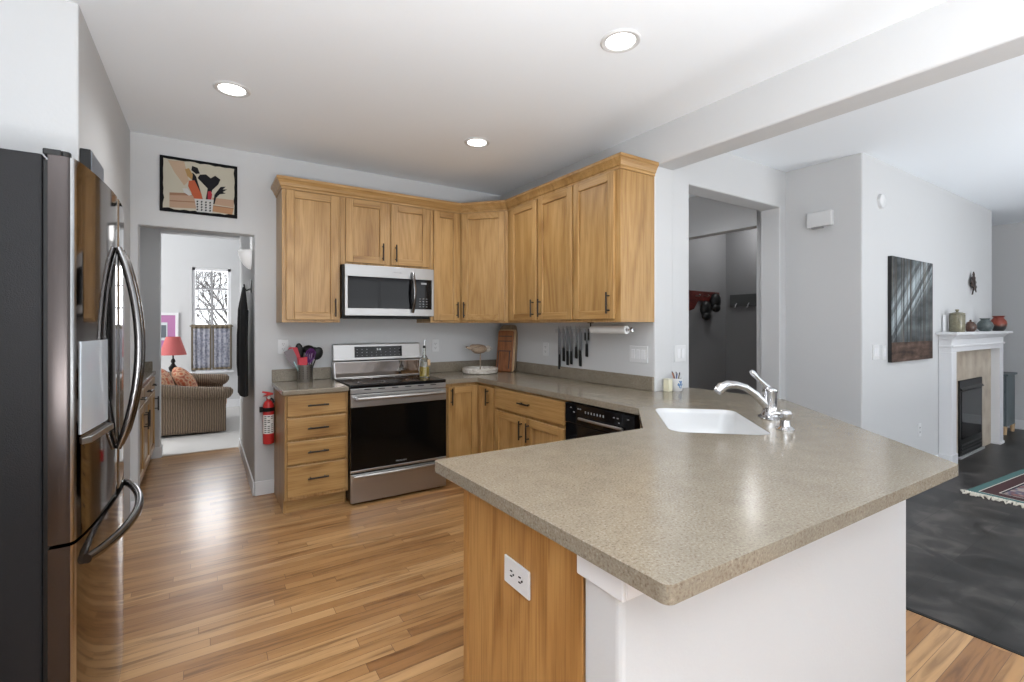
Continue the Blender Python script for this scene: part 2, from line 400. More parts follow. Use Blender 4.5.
struct('wall_north', MB().extrude([(-.56, YB, 0), (XO0, YB, 0), (XO0, YB, ZO), (XO1, YB, ZO), (XO1, YB, 0), (2.70, YB, 0), (2.70, YB, ZC + .05), (-.56, YB, ZC + .05)], (0, .115, 0)), WALL, 'kitchen wall behind the range with a doorway', bevel=.008)
struct('wall_west', MB().prism([(-.56, YB + .1), (-.4226, YB + .1), (-.4226, YB), (-.436, 2.65), (-1.4, 2.65), (-1.4, 2.77), (-.56, 2.77)], 0, ZC + .05), WALL, 'left wall with a return beside the refrigerator', bevel=.008)
struct('wall_west', MB().box(-1.42, -1.30, -3.3, 2.65, 0, ZC + .05), WALL, 'wall behind the refrigerator')
struct('wall_east', MB().box(XR, XBEAM, YW, YB + .1, 0, ZC + .05), WALL, 'knife rack wall ending beside the sink', bevel=.012, seg=3)
struct('wall_beam', MB().box(XR, XBEAM, -3.2, YW + .02, 2.415, ZC + .05), WALL, 'dropped ceiling beam running from the end of the knife rack wall', bevel=.012, seg=3)
XH0, XH1, ZH, YH = 2.958, 4.192, 2.351, 2.365
struct('wall_hall', MB().extrude([(XBEAM - .02, YW + .01, 0), (XH0, YW + .01, 0), (XH0, YW + .01, ZH), (XH1, YW + .01, ZH), (XH1, YW + .01, 0), (4.3, YW + .01, 0), (4.3, YW + .01, ZC + .05), (XBEAM - .02, YW + .01, ZC + .05)], (0, YH - YW - .01, 0)), WALL, 'white wall with a cased opening behind the sink', bevel=.01, seg=3)
struct('wall_living', MB().prism([(4.289, 1.614), (7.77, 1.614), (7.77, 5.0), (7.65, 5.0), (7.65, 1.74), (4.42, 1.74), (4.42, 2.46), (4.289, 2.46)], DF, ZC + .05), WALL, 'living room walls: the short chime wall and the fireplace wall', bevel=.012, seg=3)
struct('wall_chime', MB().box(4.289, 4.42, 2.44, 3.75, 2.25, ZC + .05), WALL, 'header into the dark coat room')
struct('wall_far_east', MB().box(8.95, 9.07, -3.3, 5.1, DF, ZC + .05), WALL)
struct('wall_living_north', MB().box(7.7, 9.0, 5.0, 5.1, DF, ZC + .05), WALL)
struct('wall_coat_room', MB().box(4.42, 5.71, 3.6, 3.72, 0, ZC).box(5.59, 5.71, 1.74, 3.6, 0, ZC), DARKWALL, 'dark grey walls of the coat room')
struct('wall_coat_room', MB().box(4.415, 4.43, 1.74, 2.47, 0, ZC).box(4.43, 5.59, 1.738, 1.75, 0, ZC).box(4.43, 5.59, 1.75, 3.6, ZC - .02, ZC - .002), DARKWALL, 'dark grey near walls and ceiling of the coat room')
struct('wall_hall_north', MB().box(2.70, 4.42, 3.75, 3.85, 0, ZC + .05), WALL)
# passage and far room
struct('wall_passage', MB().box(XO1, XO1 + .13, YB + .1, 5.95, 0, ZC + .05), WALL, 'right wall of the passage', bevel=.006)
struct('wall_passage', MB().box(-1.16, -1.06, YB + .1, 6.05, 0, ZC + .05).box(-1.1, -.50, YB + .1, YB + .13, 0, ZC + .05), WALL, 'left wall of the passage nook')
struct('wall_study_south', MB().box(-3.1, -.36, 5.92, 6.06, 0, 3.2).box(.352, 2.3, 5.92, 6.06, 0, 3.2).box(-.36, .352, 5.92, 6.06, 2.27, 3.2), WALL, 'wall with the second opening, into the far room', bevel=.006)
WX0, WX1, WZ0, WZ1 = -.145, .379, .60, 2.235
struct('wall_study_north', MB().box(-3.1, WX0, 8.93, 9.05, 0, 3.2).box(WX1, 2.3, 8.93, 9.05, 0, 3.2).box(WX0, WX1, 8.93, 9.05, 0, WZ0).box(WX0, WX1, 8.93, 9.05, WZ1, 3.2), WALL, 'end wall of the far room with the tall window')
struct('wall_study_east', MB().box(2.2, 2.3, 6.0, 9.0, 0, 3.2), WALL)
struct('wall_study_west', MB().box(-3.1, -3.0, 6.0, 6.4, 0, 3.2).box(-3.1, -3.0, 8.4, 9.0, 0, 3.2).box(-3.1, -3.0, 6.4, 8.4, 0, .7).box(-3.1, -3.0, 6.4, 8.4, 2.5, 3.2), WALL)
# wall behind the camera with its three windows
south = MB()
holes = [(-.7, 1.9, .5, 2.4), (2.6, 5.8, .3, 2.4), (6.7, 8.5, .3, 2.4)]
xs = -1.45
for a, b, z0, z1 in holes:
    south.box(xs, a, -3.3, -3.2, -.03, ZC); south.box(a, b, -3.3, -3.2, -.03, z0); south.box(a, b, -3.3, -3.2, z1, ZC); xs = b
south.box(xs, 9.07, -3.3, -3.2, -.03, ZC)
struct('wall_south', south, WALL)
PANE = glass_pane('window_glass')
def window(name, x0, x1, z0, z1, y, nx, nz, fr=.05, mun=.022, label=None):
    f = MB()
    f.box(x0, x0 + fr, y - .04, y + .04, z0, z1).box(x1 - fr, x1, y - .04, y + .04, z0, z1).box(x0, x1, y - .04, y + .04, z0, z0 + fr).box(x0, x1, y - .04, y + .04, z1 - fr, z1)
    o = struct(name, f, TRIM, label, bevel=.003)
    g = MB()
    for i in range(1, nx): c = x0 + (x1 - x0) * i / nx; g.box(c - mun / 2, c + mun / 2, y - .012, y + .012, z0 + fr, z1 - fr)
    for j in range(1, nz): c = z0 + (z1 - z0) * j / nz; g.box(x0 + fr, x1 - fr, y - .0125, y + .0125, c - mun / 2, c + mun / 2)
    g.build('muntin_grid', TRIM if name != 'window_1' else GREYP, o)
    MB().box(x0 + fr * .8, x1 - fr * .8, y - .003, y + .003, z0 + fr * .8, z1 - fr * .8).build('pane', PANE, o)
    return o
w1 = window('window_1', WX0, WX1, WZ0, WZ1, 8.99, 2, 5, .045, .03, 'tall white window of the far room looking onto bare trees')
MB().box(WX0 - .04, WX1 + .04, 8.88, 8.945, WZ0 - .03, WZ0).build('sill', TRIM, w1, bevel=.004)
window('window_2', -.7, 1.9, .5, 2.4, -3.25, 3, 2)
window('window_3', 2.6, 5.8, .3, 2.4, -3.25, 4, 2)
window('window_4', 6.7, 8.5, .3, 2.4, -3.25, 2, 2)
struct('ground', MB().box(-9, 9, 9.2, 30, -.6, -.5), SNOW)
# baseboards
def bb(name, *boxes):
    m = MB()
    for b in boxes: m.box(*b)
    struct(name, m, TRIM, bevel=.004)
bb('baseboard_north', (XO1 + .001, .472, YB - .013, YB, 0, .11), (-.421, XO0, YB - .013, YB, 0, .11))
bb('baseboard_passage', (XO1 - .013, XO1, YB + .002, 5.919, 0, .11), (.352, XO1 - .0131, 5.907, 5.92, 0, .11))
bb('baseboard_passage_left', (-.44, -.352, 5.907, 5.92, 0, .11), (-.36, -.347, 5.92, 6.06, .004, .11))
bb('baseboard_study', (-2.9, 2.2, 8.917, 8.93, .004, .13))
bb('baseboard_far_east', (8.937, 8.95, -3.2, 5.0, DF, .09))
bb('baseboard_living', (4.42, 5.94, 1.601, 1.614, DF, .08))
bb('baseboard_jamb', (XO0, XO0 + .013, YB, YB + .115, 0, .11))
# peninsula half-wall and its apron trim
struct('wall_peninsula', MB().prism([(.701, .680), (2.182, .680), (2.86, 1.46), (2.86, YW), (2.75, YW), (2.75, 1.505), (2.12, .793), (.701, .793)], -.03, S - ST - .001), WALL, 'white half-wall carrying the bar end of the peninsula', bevel=.014, seg=3)
struct('trim_2', MB().box(.690, .701, .664, .802, S - ST - .060, S - ST - .0005).box(.701, 2.15, .664, .680, S - ST - .060, S - ST - .0005), TRIM, 'white apron strip under the bar overhang', bevel=.003)

# ------------------------------------------------------------------ cabinets
def pull(x, z, y0, vert, L=.14):
    m = MB(); h = L / 2; y = y0 - .03
    a = (0, 0, h) if vert else (h, 0, 0)
    p = Vector((x, y, z)); a = Vector(a)
    m.cyl(p - a, p + a, .0058, n=10)
    for sg in (-.68, .68): m.cyl(p + a * sg, p + a * sg + Vector((0, .03, 0)), .0048, n=8)
    return m
def door_mb(x0, x1, z0, z1, y0=-.021, y1=-.001, sw=.057):
    m = MB()
    m.m(0).box(x0, x0 + sw, y0, y1, z0, z1).box(x1 - sw, x1, y0, y1, z0, z1)
    m.m(1).box(x0 + sw, x1 - sw, y0, y1, z0, z0 + sw).box(x0 + sw, x1 - sw, y0, y1, z1 - sw, z1)
    m.m(0).box(x0 + sw - .001, x1 - sw + .001, y0 + .0125, y1, z0 + sw - .001, z1 - sw + .001)
    return m
def fronts(t, specs, M=None):
    """specs: ('door'|'drawer', x0,x1,z0,z1, pull_x, pull_z, vertical)"""
    for k, x0, x1, z0, z1, px, pz, vert in specs:
        if k == 'door': mb, mats, bv = door_mb(x0, x1, z0, z1), [OAKZ, OAKX], .0035
        else: mb, mats, bv = MB().box(x0, x1, -.02, -.001, z0, z1), OAKX, .006
        if M is not None: mb.xf(M)
        d = part(t, k, mb, mats, w=False, bevel=bv)
        if px is not None:
            h = pull(px, pz, -.02, vert)
            if M is not None: h.xf(M)
            part(t, 'handle', h, PULL, w=False, parent=d)
def base_cabinet(label, loc, rz, W, D, specs, name='base_cabinet', ztop=S - ST - .0015):
    t = thing(name, label, 'cabinet', loc, rz)
    part(t, 'carcass', MB().box(0, W, 0, D, .105, ztop).box(0, .018, .066, D, 0, .105).box(W - .018, W, .066, D, 0, .105), OAKZ, w=False, bevel=.0015)
    part(t, 'toe_kick', MB().box(.018, W - .018, .066, .082, 0, .105), OAKX, w=False)
    fronts(t, specs); return t
def wall_cabinet(label, loc, rz, W, D, H, specs, z0=0):
    t = thing('wall_cabinet', label, 'cabinet', loc, rz)
    part(t, 'carcass', MB().box(0, W, 0, D, z0, H), OAKZ, w=False, bevel=.0015)
    fronts(t, specs); return t
ZU = 1.35; HU = .99; YUF = 3.873; XUF = 2.255
wall_cabinet('tall single-door oak wall cabinet left of the microwave', (.488, YUF, ZU), 0, .415, YB - YUF - .001, HU, [('door', .026, .397, .02, .985, .372, .115, True)])
wall_cabinet('short two-door oak wall cabinet above the microwave', (.905, YUF, ZU), 0, .758, YB - YUF - .001, HU,
             [('door', .037, .366, .478, .985, .330, .575, True), ('door', .404, .737, .478, .985, .440, .575, True)], z0=.458)
wall_cabinet('narrow single-door oak wall cabinet right of the microwave', (1.665, YUF, ZU), 0, .290, YB - YUF - .001, HU, [('door', .025, .270, .02, .985, .245, .115, True)])
# diagonal corner wall cabinet
c0 = Vector((1.957, YUF)); c1 = Vector((XUF, 3.542)); dv = c1 - c0; ang = math.atan2(dv.y, dv.x); Wd = dv.length
t = thing('wall_cabinet', 'diagonal-faced oak wall cabinet in the room corner', 'cabinet', (c0.x, c0.y, ZU), 0)
part(t, 'carcass', MB().prism([(1.957, YUF), (XUF, 3.542), (XR - .001, 3.542), (XR - .001, YB - .001), (1.957, YB - .001)], ZU, ZU + HU), OAKZ, bevel=.0015)
fronts(t, [('door', .022, Wd - .022, .02, .985, .05, .115, True)], Matrix.Rotation(ang, 4, 'Z'))
wall_cabinet('two-door oak wall cabinet above the knife rack', (XUF, 3.541, ZU), R(-90), .898, XR - XUF - .001, HU,
             [('door', .068, .452, .02, .985, .416, .115, True), ('door', .480, .890, .02, .985, .516, .115, True)])
wall_cabinet('single-door oak wall cabinet at the open end of the right-hand run, above the paper towels', (XUF, 2.642, ZU), R(-90), .455, XR - XUF - .001, HU,
             [('door', .010, .412, .02, .985, .372, .125, True)])
# crown moulding swept round the tops of the run (mitred)
def sweep(path, prof, z0):
    """path: xy corner points; prof: (outward, up) outline; outward is to the right of travel"""
    m = MB(); n = len(path); rings = []
    P = [Vector(p) for p in path]
    for i in range(n):
        d0 = (P[i] - P[i - 1]).normalized() if i else None; d1 = (P[i + 1] - P[i]).normalized() if i < n - 1 else None
        n0 = Vector((d0.y, -d0.x)) if d0 else None; n1 = Vector((d1.y, -d1.x)) if d1 else None
        if n0 is None: o = n1
        elif n1 is None: o = n0
        else: o = (n0 + n1); o = o / o.length; o = o / max(.2, o.dot(n0))
        rings.append([m.bm.verts.new((P[i].x + o.x * a, P[i].y + o.y * a, z0 + b)) for a, b in prof])
    k = len(prof)
    for i in range(n - 1):
        for j in range(k): m._f([rings[i][j], rings[i + 1][j], rings[i + 1][(j + 1) % k], rings[i][(j + 1) % k]])
    m._f(rings[0]); m._f(rings[-1][::-1]); return m
crown_prof = [(-.018, 0), (.006, 0), (.006, .016), (.014, .022), (.022, .042), (.034, .060), (.039, .064), (.039, .085), (-.018, .085)]
crown = sweep([(.488, YB - .002), (.488, YUF), (1.957, YUF), (XUF, 3.542), (XUF, 2.187), (XR - .002, 2.187)], crown_prof, ZU + HU + .001)
t = thing('crown_moulding', 'oak crown moulding capping the whole run of wall cabinets', 'moulding', (.488, YUF, ZU + HU))
part(t, 'moulding', crown, OAKX)

# base run on the range wall
YF = 3.62
BY = -.006
base_cabinet('four-drawer oak base cabinet between the fire extinguisher and the range', (.473, YF, 0), 0, .428, YB - YF - .001,
             [('drawer', .013, .413, .69, .838, .213, .764, False), ('drawer', .013, .413, .528, .678, .213, .603, False),
              ('drawer', .013, .413, .356, .515, .213, .436, False), ('drawer', .013, .413, .131, .345, .213, .25, False)])
t = thing('corner_cabinet', 'oak corner base cabinet with folding angled doors, right of the range', 'cabinet', (1.667, YF, 0))
XF = 2.005; YC = 3.326
part(t, 'carcass', MB().prism([(1.667, YF), (XF, YF), (XF, YC), (XR - .001, YC), (XR - .001, YB - .001), (1.667, YB - .001)], .105, S - ST - .0015), OAKZ, bevel=.0015)
part(t, 'toe_kick', MB().prism([(1.667, YF + .07), (XF + .07, YF + .07), (XF + .07, YC), (XF + .09, YC), (XF + .09, YF + .09), (1.667, YF + .09)], 0, .105), OAKX)
fronts(t, [('door', .041, .317, .115, .812, .066, .735, True)])
fronts(t, [('door', .022, .272, .115, .812, .205, .735, True)], Matrix.Translation((XF - 1.667, 0, 0)) @ Matrix.Rotation(R(-90), 4, 'Z'))
base_cabinet('oak base cabinet with one wide drawer over two doors, left of the dishwasher', (XF, YC - .001, 0), R(-90), .903, XR - XF - .001,
             [('drawer', .012, .888, .665, .825, .45, .75, False), ('door', .012, .443, .125, .645, .405, .55, True), ('door', .457, .888, .125, .645, .495, .55, True)])
# dishwasher
t = thing('dishwasher', 'black built-in dishwasher under the worktop', 'dishwasher', (XF, 2.418, 0), R(-90))
W = .61
part(t, 'tub', MB().box(.004, W - .004, .03, .56, .10, S - ST - .003), BLKPLASTIC, w=False)
part(t, 'door_panel', MB().box(.004, W - .004, -.022, .028, .115, .70), BLKGLASS, w=False, bevel=.004)
cp = part(t, 'control_panel', MB().box(.004, W - .004, -.026, .028, .703, S - ST - .012), BLKGLASS, w=False, bevel=.005)
part(t, 'handle', MB().tube([(.15 + .37 * i / 8, -.036 - .006 * math.sin(PI * i / 8), .745) for i in range(9)], .008, 10), STEEL, w=False, parent=cp, label='slim steel handle bar')
for i in range(7): part(t, 'button', MB().box(.20 + i * .026, .208 + i * .026, -.0275, -.0255, .784, .797), GREYP, w=False, parent=cp)
for x, z in ((.06, .80), (.09, .775), (.13, .80), (.15, .80), (.44, .795), (.47, .795), (.48, .77), (.55, .80)): part(t, 'button', MB().box(x, x + .012, -.0275, -.0255, z, z + .006), GREYP, w=False, parent=cp)
part(t, 'toe_panel', MB().box(.004, W - .004, .05, .065, .0, .098), BLKPLASTIC, w=False)
# diagonal sink cabinet: open topped so that the bowl hangs inside
pa, pb = Vector((2.03, 1.797)), Vector((1.575, 1.352)); dd = pb - pa; sang = math.atan2(dd.y, dd.x); SW = dd.length
t = thing('sink_cabinet', 'diagonal oak sink base cabinet between dishwasher and peninsula', 'cabinet', (pa.x, pa.y, 0), sang)
part(t, 'carcass', MB().box(0, SW, 0, .019, .105, S - ST - .002).box(0, SW, .02, .30, .105, .123), OAKZ, w=False, bevel=.0015)
part(t, 'toe_kick', MB().box(.05, SW - .05, .066, .082, 0, .105), OAKX, w=False)
fronts(t, [('drawer', .03, SW - .03, .69, .825, None, 0, 0), ('door', .03, SW / 2 - .006, .125, .672, SW / 2 - .04, .58, True), ('door', SW / 2 + .006, SW - .03, .125, .672, SW / 2 + .04, .58, True)])
# peninsula cabinet (faces the kitchen); its end panel faces the camera side
t = base_cabinet('oak peninsula base cabinet with a plain veneered end panel', (1.54, 1.36, 0), R(180), .831, .565,
                 [('drawer', .012, .410, .69, .835, .21, .763, False), ('drawer', .422, .82, .69, .835, .62, .763, False),
                  ('door', .012, .410, .125, .672, .365, .58, True), ('door', .422, .82, .125, .672, .467, .58, True)], name='peninsula_cabinet')
part(t, 'end_panel', MB().box(.8315, .839, -.0, .566, 0, S - ST - .0015), PANEL, w=False, bevel=.001, label='smooth oak veneer panel')
part(t, 'edge_strip', MB().box(.8392, .841, -.0, .028, 0, S - ST - .0015), PANEL, w=False)

# ------------------------------------------------------------------ worktops
t = thing('worktop', 'short speckled beige worktop left of the range', 'worktop', (.455, 3.584, S - ST))
part(t, 'slab', MB().box(.455, .902, 3.584, YB - .001, S - ST, S), COUNTER, bevel=.008, seg=3)
part(t, 'backsplash', MB().box(.455, .902, YB - .021, YB - .001, S, S + .098), COUNTER, bevel=.004)
def slab_with_hole(outer, hole, z0, z1):
    m = MB(); bm = m.bm
    loops = []
    for pts in (outer, hole):
        vs = [bm.verts.new((x, y, z0)) for x, y in pts]
        es = [bm.edges.new((vs[i], vs[(i + 1) % len(vs)])) for i in range(len(vs))]; loops.append(es)
    bmesh.ops.triangle_fill(bm, use_beauty=True, use_dissolve=False, edges=loops[0] + loops[1])
    ret = bmesh.ops.extrude_face_region(bm, geom=list(bm.faces))
    bmesh.ops.translate(bm, vec=(0, 0, z1 - z0), verts=[g for g in ret['geom'] if isinstance(g, bmesh.types.BMVert)])
    return m
def rnd(poly, rad, n=5):
    """round chosen corners: poly items (x,y,r)"""
    out = []; k = len(poly)
    for i, (x, y, r) in enumerate(poly):
        p = Vector((x, y))
        if r <= 0: out.append((x, y)); continue
        a = (Vector(poly[i - 1][:2]) - p).normalized(); b = (Vector(poly[(i + 1) % k][:2]) - p).normalized()
        th = math.acos(max(-1, min(1, a.dot(b)))); d = r / math.tan(th / 2)
        q0, q1 = p + a * d, p + b * d; c = p + (a + b).normalized() * (r / math.sin(th / 2))
        a0 = math.atan2(q0.y - c.y, q0.x - c.x); a1 = math.atan2(q1.y - c.y, q1.x - c.x); da = (a1 - a0 + PI) % (2 * PI) - PI
        for j in range(n + 1): out.append((c.x + r * math.cos(a0 + da * j / n), c.y + r * math.sin(a0 + da * j / n)))
    return out
SC = Vector((2.015, 1.405)); SA = R(47)
def sk(u, v): return (SC.x + u * math.cos(SA) - v * math.sin(SA), SC.y + u * math.sin(SA) + v * math.cos(SA))
hole = [sk(u, v) for u, v in rrect(-.305, .305, -.205, .205, .07)]
outer = rnd([(1.667, YB - .001, 0), (XR - .001, YB - .001, 0), (XR - .001, YW - .002, 0), (2.945, YW - .002, .0), (2.965, 1.53, .06), (2.052, .503, .018), (.671, .540, .018),
             (.644, 1.474, .016), (1.612, 1.431, .0), (1.975, 1.785, .0), (1.975, 3.584, .012), (1.667, 3.584, 0)], 0)
t = thing('worktop', 'long speckled beige worktop wrapping the corner into the peninsula bar', 'worktop', (1.667, 3.584, S - ST))
part(t, 'slab', slab_with_hole(outer, hole, S - ST, S), COUNTER, bevel=.009, seg=3)
part(t, 'backsplash', MB().box(1.667, XR - .001, YB - .021, YB - .001, S, S + .098).box(XR - .021, XR - .001, YW + .004, YB - .021, S, S + .098), COUNTER, bevel=.004)
# sink
t = thing('sink', 'white undermount corner sink set into the worktop', 'sink', (SC.x, SC.y, S - .235), SA)
m = MB(); bm = m.bm; prev = None
levels = [(.3035, .2035, .0685, S - .003, 0), (.301, .201, .068, S - .004, 1), (.298, .198, .068, S - .03, 1), (.285, .185, .075, S - .17, 1), (.24, .14, .08, S - .222, 1), (.05, .05, .049, S - .228, 1)]
rings = []
for hx, hy, r, z, _ in levels:
    rings.append([bm.verts.new((x, y, z - (S - .235))) for x, y in rrect(-hx, hx, -hy, hy, r, 5)])
for a, b in zip(rings[:-1], rings[1:]):
    for i in range(len(a)): m._f([a[i], a[(i + 1) % len(a)], b[(i + 1) % len(a)], b[i]], True)
part(t, 'bowl', m, PORC, w=False, solid=.002, recalc=False)
part(t, 'drain', MB().lathe([(0, .004), (.035, .004), (.05, .010), (.052, .012), (.045, .0), (0, 0)], (0, 0, .006)), CHROME, w=False)
# faucet
F = Vector((2.305, 1.253, S))
t = thing('faucet', 'chrome single-lever faucet with an arched pull-out spout behind the sink', 'faucet', F)
part(t, 'escutcheon', MB().xf(Matrix()).lathe([(0, .0), (.080, .0), (.080, .005), (.060, .012), (.038, .015), (0, .015)], F, squash=.62).xf(Matrix.Translation(F) @ Matrix.Rotation(SA, 4, 'Z') @ Matrix.Translation(-F)), CHROME)
part(t, 'body', MB().lathe([(.040, .008), (.038, .02), (.033, .03), (.031, .05), (.031, .122), (.034, .129), (.032, .143), (.016, .151), (0, .152)], F), CHROME)
dirv = Vector((-1, .55, 0)).normalized(); FK = .77
sp = [F + dirv * a + Vector((0, 0, b)) for a, b in ((.0, .04), (.03, .075), (.075, .118), (.125, .150), (.175, .164), (.215, .164), (.245, .150), (.262, .132))]
part(t, 'spout', MB().tube(sp, [.022, .020, .0175, .0175, .018, .021, .024, .021], 14), CHROME)
part(t, 'spray_nozzle', MB().cyl(sp[-1], sp[-1] + (sp[-1] - sp[-2]).normalized() * .006, .018, .017, 14), GREYP)
lv = [F + Vector((0, 0, .138)), F + dirv * .03 + Vector((0, 0, .165)), F + dirv * .06 + Vector((0, 0, .192)), F + dirv * .088 + Vector((0, 0, .22)), F + dirv * .095 + Vector((0, 0, .228))]
part(t, 'lever', MB().tube(lv, [.015, .011, .010, .014, .010], 12), CHROME)
D2 = Vector((2.096, 1.074, S))
t = thing('soap_dispenser', 'short chrome soap dispenser standing right of the faucet', 'dispenser', D2)
part(t, 'base', MB().lathe([(0, 0), (.036, 0), (.036, .007), (.022, .018), (.017, .045), (0, .045)], D2), CHROME)
hd = part(t, 'pump_head', MB().lathe([(0, .043), (.018, .043), (.026, .056), (.028, .072), (.020, .084), (0, .088)], D2), CHROME)
part(t, 'nozzle', MB().tube([D2 + Vector((0, 0, .068)), D2 + Vector((-.040, .025, .073)), D2 + Vector((-.058, .036, .064))], [.011, .009, .008], 10), CHROME, parent=hd)

# ------------------------------------------------------------------ range
X0, X1 = .9035, 1.6645
t = thing('range', 'stainless steel electric range with black glass cooktop and oven door', 'range', (X0, 3.57, 0))
part(t, 'body', MB().box(X0 + .002, X1 - .002, 3.575, 4.165, .03, .862), BLKPLASTIC)
for x in (X0 + .04, X1 - .04):
    for y in (3.62, 4.12): part(t, 'foot', MB().cyl((x, y, 0), (x, y, .031), .018), BLKPLASTIC)
part(t, 'cooktop', MB().box(X0, X1, 3.553, 4.09, .862, .888), BLKGLASS, bevel=.006)
for x, y, r in ((1.10, 3.70, .10), (1.47, 3.70, .085), (1.10, 3.95, .075), (1.47, 3.95, .10)):
    part(t, 'burner_ring', MB().grid(lambda u, v, x=x, y=y, r=r: Vector((x + (r + .003 * v) * math.cos(2 * PI * u), y + (r + .003 * v) * math.sin(2 * PI * u), .8886)), 40, 1), GREYP)
part(t, 'vent_strip', MB().box(X0, X1, 3.557, 3.575, .822, .861), STEEL, bevel=.003)
for i in range(6): x = X0 + .10 + i * .105; part(t, 'vent_slot', MB().box(x, x + .05, 3.5555, 3.558, .848, .855), BLKPLASTIC)
od = part(t, 'oven_door', MB().m(0).box(X0, X1, 3.545, 3.574, .725, .818).box(X0, X1, 3.547, 3.574, .243, .262).m(1).box(X0, X1, 3.546, 3.574, .262, .725), [STEEL, OVENGLASS], bevel=.003)
n = 12
hb = [(X0 + .035 + (X1 - X0 - .07) * i / n, 3.545 - .05 - .012 * math.sin(PI * i / n), .792) for i in range(n + 1)]
hm = MB().tube(hb, .0135, 12)
for p in (hb[0], hb[-1]): hm.tube([(p[0], 3.546, .792), (p[0], p[1], .792)], .011, 10)
part(t, 'handle', hm, STEEL, parent=od)
text_mesh('FRIGIDAIRE', .017, GREYP, od, Matrix.Translation((1.284 - X0, 3.5455 - 3.57, .288)) @ Matrix.Rotation(R(90), 4, 'X'), label='small grey maker lettering')
dr = part(t, 'storage_drawer', MB().box(X0, X1, 3.547, 3.574, .022, .232), STEEL, bevel=.004)
hb = [(X0 + .02 + (X1 - X0 - .04) * i / n, 3.545 - .008 - .012 * math.sin(PI * i / n), .216) for i in range(n + 1)]
part(t, 'drawer_lip', MB().tube(hb, .012, 10), STEEL, parent=dr)
bgd = part(t, 'backguard', MB().extrude([(X0, 4.065, .888), (X0, 4.085, .925), (X0, 4.105, 1.02), (X0, 4.10, 1.035), (X0, 4.112, 1.165), (X0, 4.165, 1.172), (X0, 4.17, .888)], (X1 - X0, 0, 0)), STEEL, bevel=.004)
part(t, 'glass_shelf', MB().extrude([(X0 + .012, 4.066, .8885), (X0 + .012, 4.082, .925), (X0 + .012, 4.1015, 1.015), (X0 + .012, 4.108, 1.015), (X0 + .012, 4.09, .8885)], (X1 - X0 - .024, 0, 0)), BLKSTEEL, parent=bgd)
Mt = Matrix.Translation((1.283, 4.1055, 1.10)) @ Matrix.Rotation(R(-5.3), 4, 'X')
cpn = part(t, 'control_display', MB().box(-.208, .208, -.0035, .004, -.046, .046).xf(Mt), BLKGLASS, parent=bgd, bevel=.002)
for i in range(10):
    for j in range(3):
        if not (3 <= i <= 6 and j == 2): part(t, 'touch_key', MB().box(-.19 + i * .041, -.182 + i * .041, -.0045, -.0034, -.032 + j * .026, -.029 + j * .026).xf(Mt), GREYP, parent=bgd)
for a in (-.018, .004): part(t, 'display_digit', MB().box(a, a + .014, -.0045, -.0034, .012, .028).xf(Mt), WHITEP, parent=bgd)

# ------------------------------------------------------------------ microwave
X0, X1, Z0, Z1, YM = .9205, 1.6615, 1.405, 1.805, 3.79
t = thing('microwave', 'stainless over-the-range microwave mounted under the short wall cabinet', 'microwave', (X0, YM, Z0))
part(t, 'case', MB().box(X0 - .012, X1, YM + .04, YB - .002, Z0 - .002, Z1), BLKPLASTIC, bevel=.003)
part(t, 'vent_hood', MB().box(X0 - .01, X1 - .02, YM + .05, YB - .05, Z0 - .022, Z0 - .003), BLKPLASTIC, bevel=.004)
dz0, dz1 = Z0 + .058, Z1 - .092
fd = part(t, 'door', MB().m(0).box(X0, X1, YM, YM + .038, Z0, dz0).box(X0, X1, YM, YM + .038, dz1, Z1).box(X0, X0 + .022, YM, YM + .038, dz0, dz1).box(X1 - .018, X1, YM, YM + .038, dz0, dz1).m(1).box(X0 + .022, X0 + .535, YM + .003, YM + .038, dz0, dz1), [STEEL, BLKGLASS], bevel=.002)
part(t, 'control_panel', MB().box(X0 + .537, X1 - .018, YM + .002, YM + .038, dz0, dz1), BLKGLASS, bevel=.002)
part(t, 'clock_display', MB().box(X0 + .625, X0 + .675, YM + .0005, YM + .0021, dz1 - .04, dz1 - .025), GREYP)
for i in range(4):
    for j in range(3): part(t, 'touch_key', MB().box(X0 + .61 + j * .03, X0 + .622 + j * .03, YM + .0005, YM + .0021, dz0 + .02 + i * .022, dz0 + .024 + i * .022), GREYP)
hx = X0 + .548
hb = [(hx, YM - .012 - .038 * math.sin(PI * i / 10), Z0 + .03 + .33 * i / 10) for i in range(11)]
part(t, 'handle', MB().tube(hb, [.012] + [.014] * 9 + [.012], 12), HANDLE, parent=fd)
text_mesh('FRIGIDAIRE', .014, GREYP, fd, Matrix.Translation((.42, -.0005, Z1 - Z0 - .045)) @ Matrix.Rotation(R(90), 4, 'X'), label='small grey maker lettering')

# ------------------------------------------------------------------ refrigerator (doors face +X)
t = thing('refrigerator', 'black stainless French-door refrigerator standing in the left alcove', 'refrigerator', (-.34, 1.70, 0))
FY0, FY1, FZ = 1.70, 2.61, 1.778
part(t, 'cabinet_body', MB().box(-1.10, -.352, FY0 + .008, FY1 - .008, .025, FZ), FRSIDE, bevel=.006)
for y in (FY0 + .08, FY1 - .08):
    part(t, 'foot', MB().cyl((-.42, y, 0), (-.42, y, .026), .022), BLKPLASTIC)
    part(t, 'foot', MB().cyl((-1.02, y, 0), (-1.02, y, .026), .022), BLKPLASTIC)
part(t, 'gasket', MB().box(-.352, -.341, FY0 + .018, FY1 - .018, .05, FZ - .012), BLKPLASTIC)
YM_ = (FY0 + FY1) / 2
def fx(y):     # bowed door front
    k = (y - YM_) / (FY1 - FY0) * 2
    return -.251 - .036 * k * k
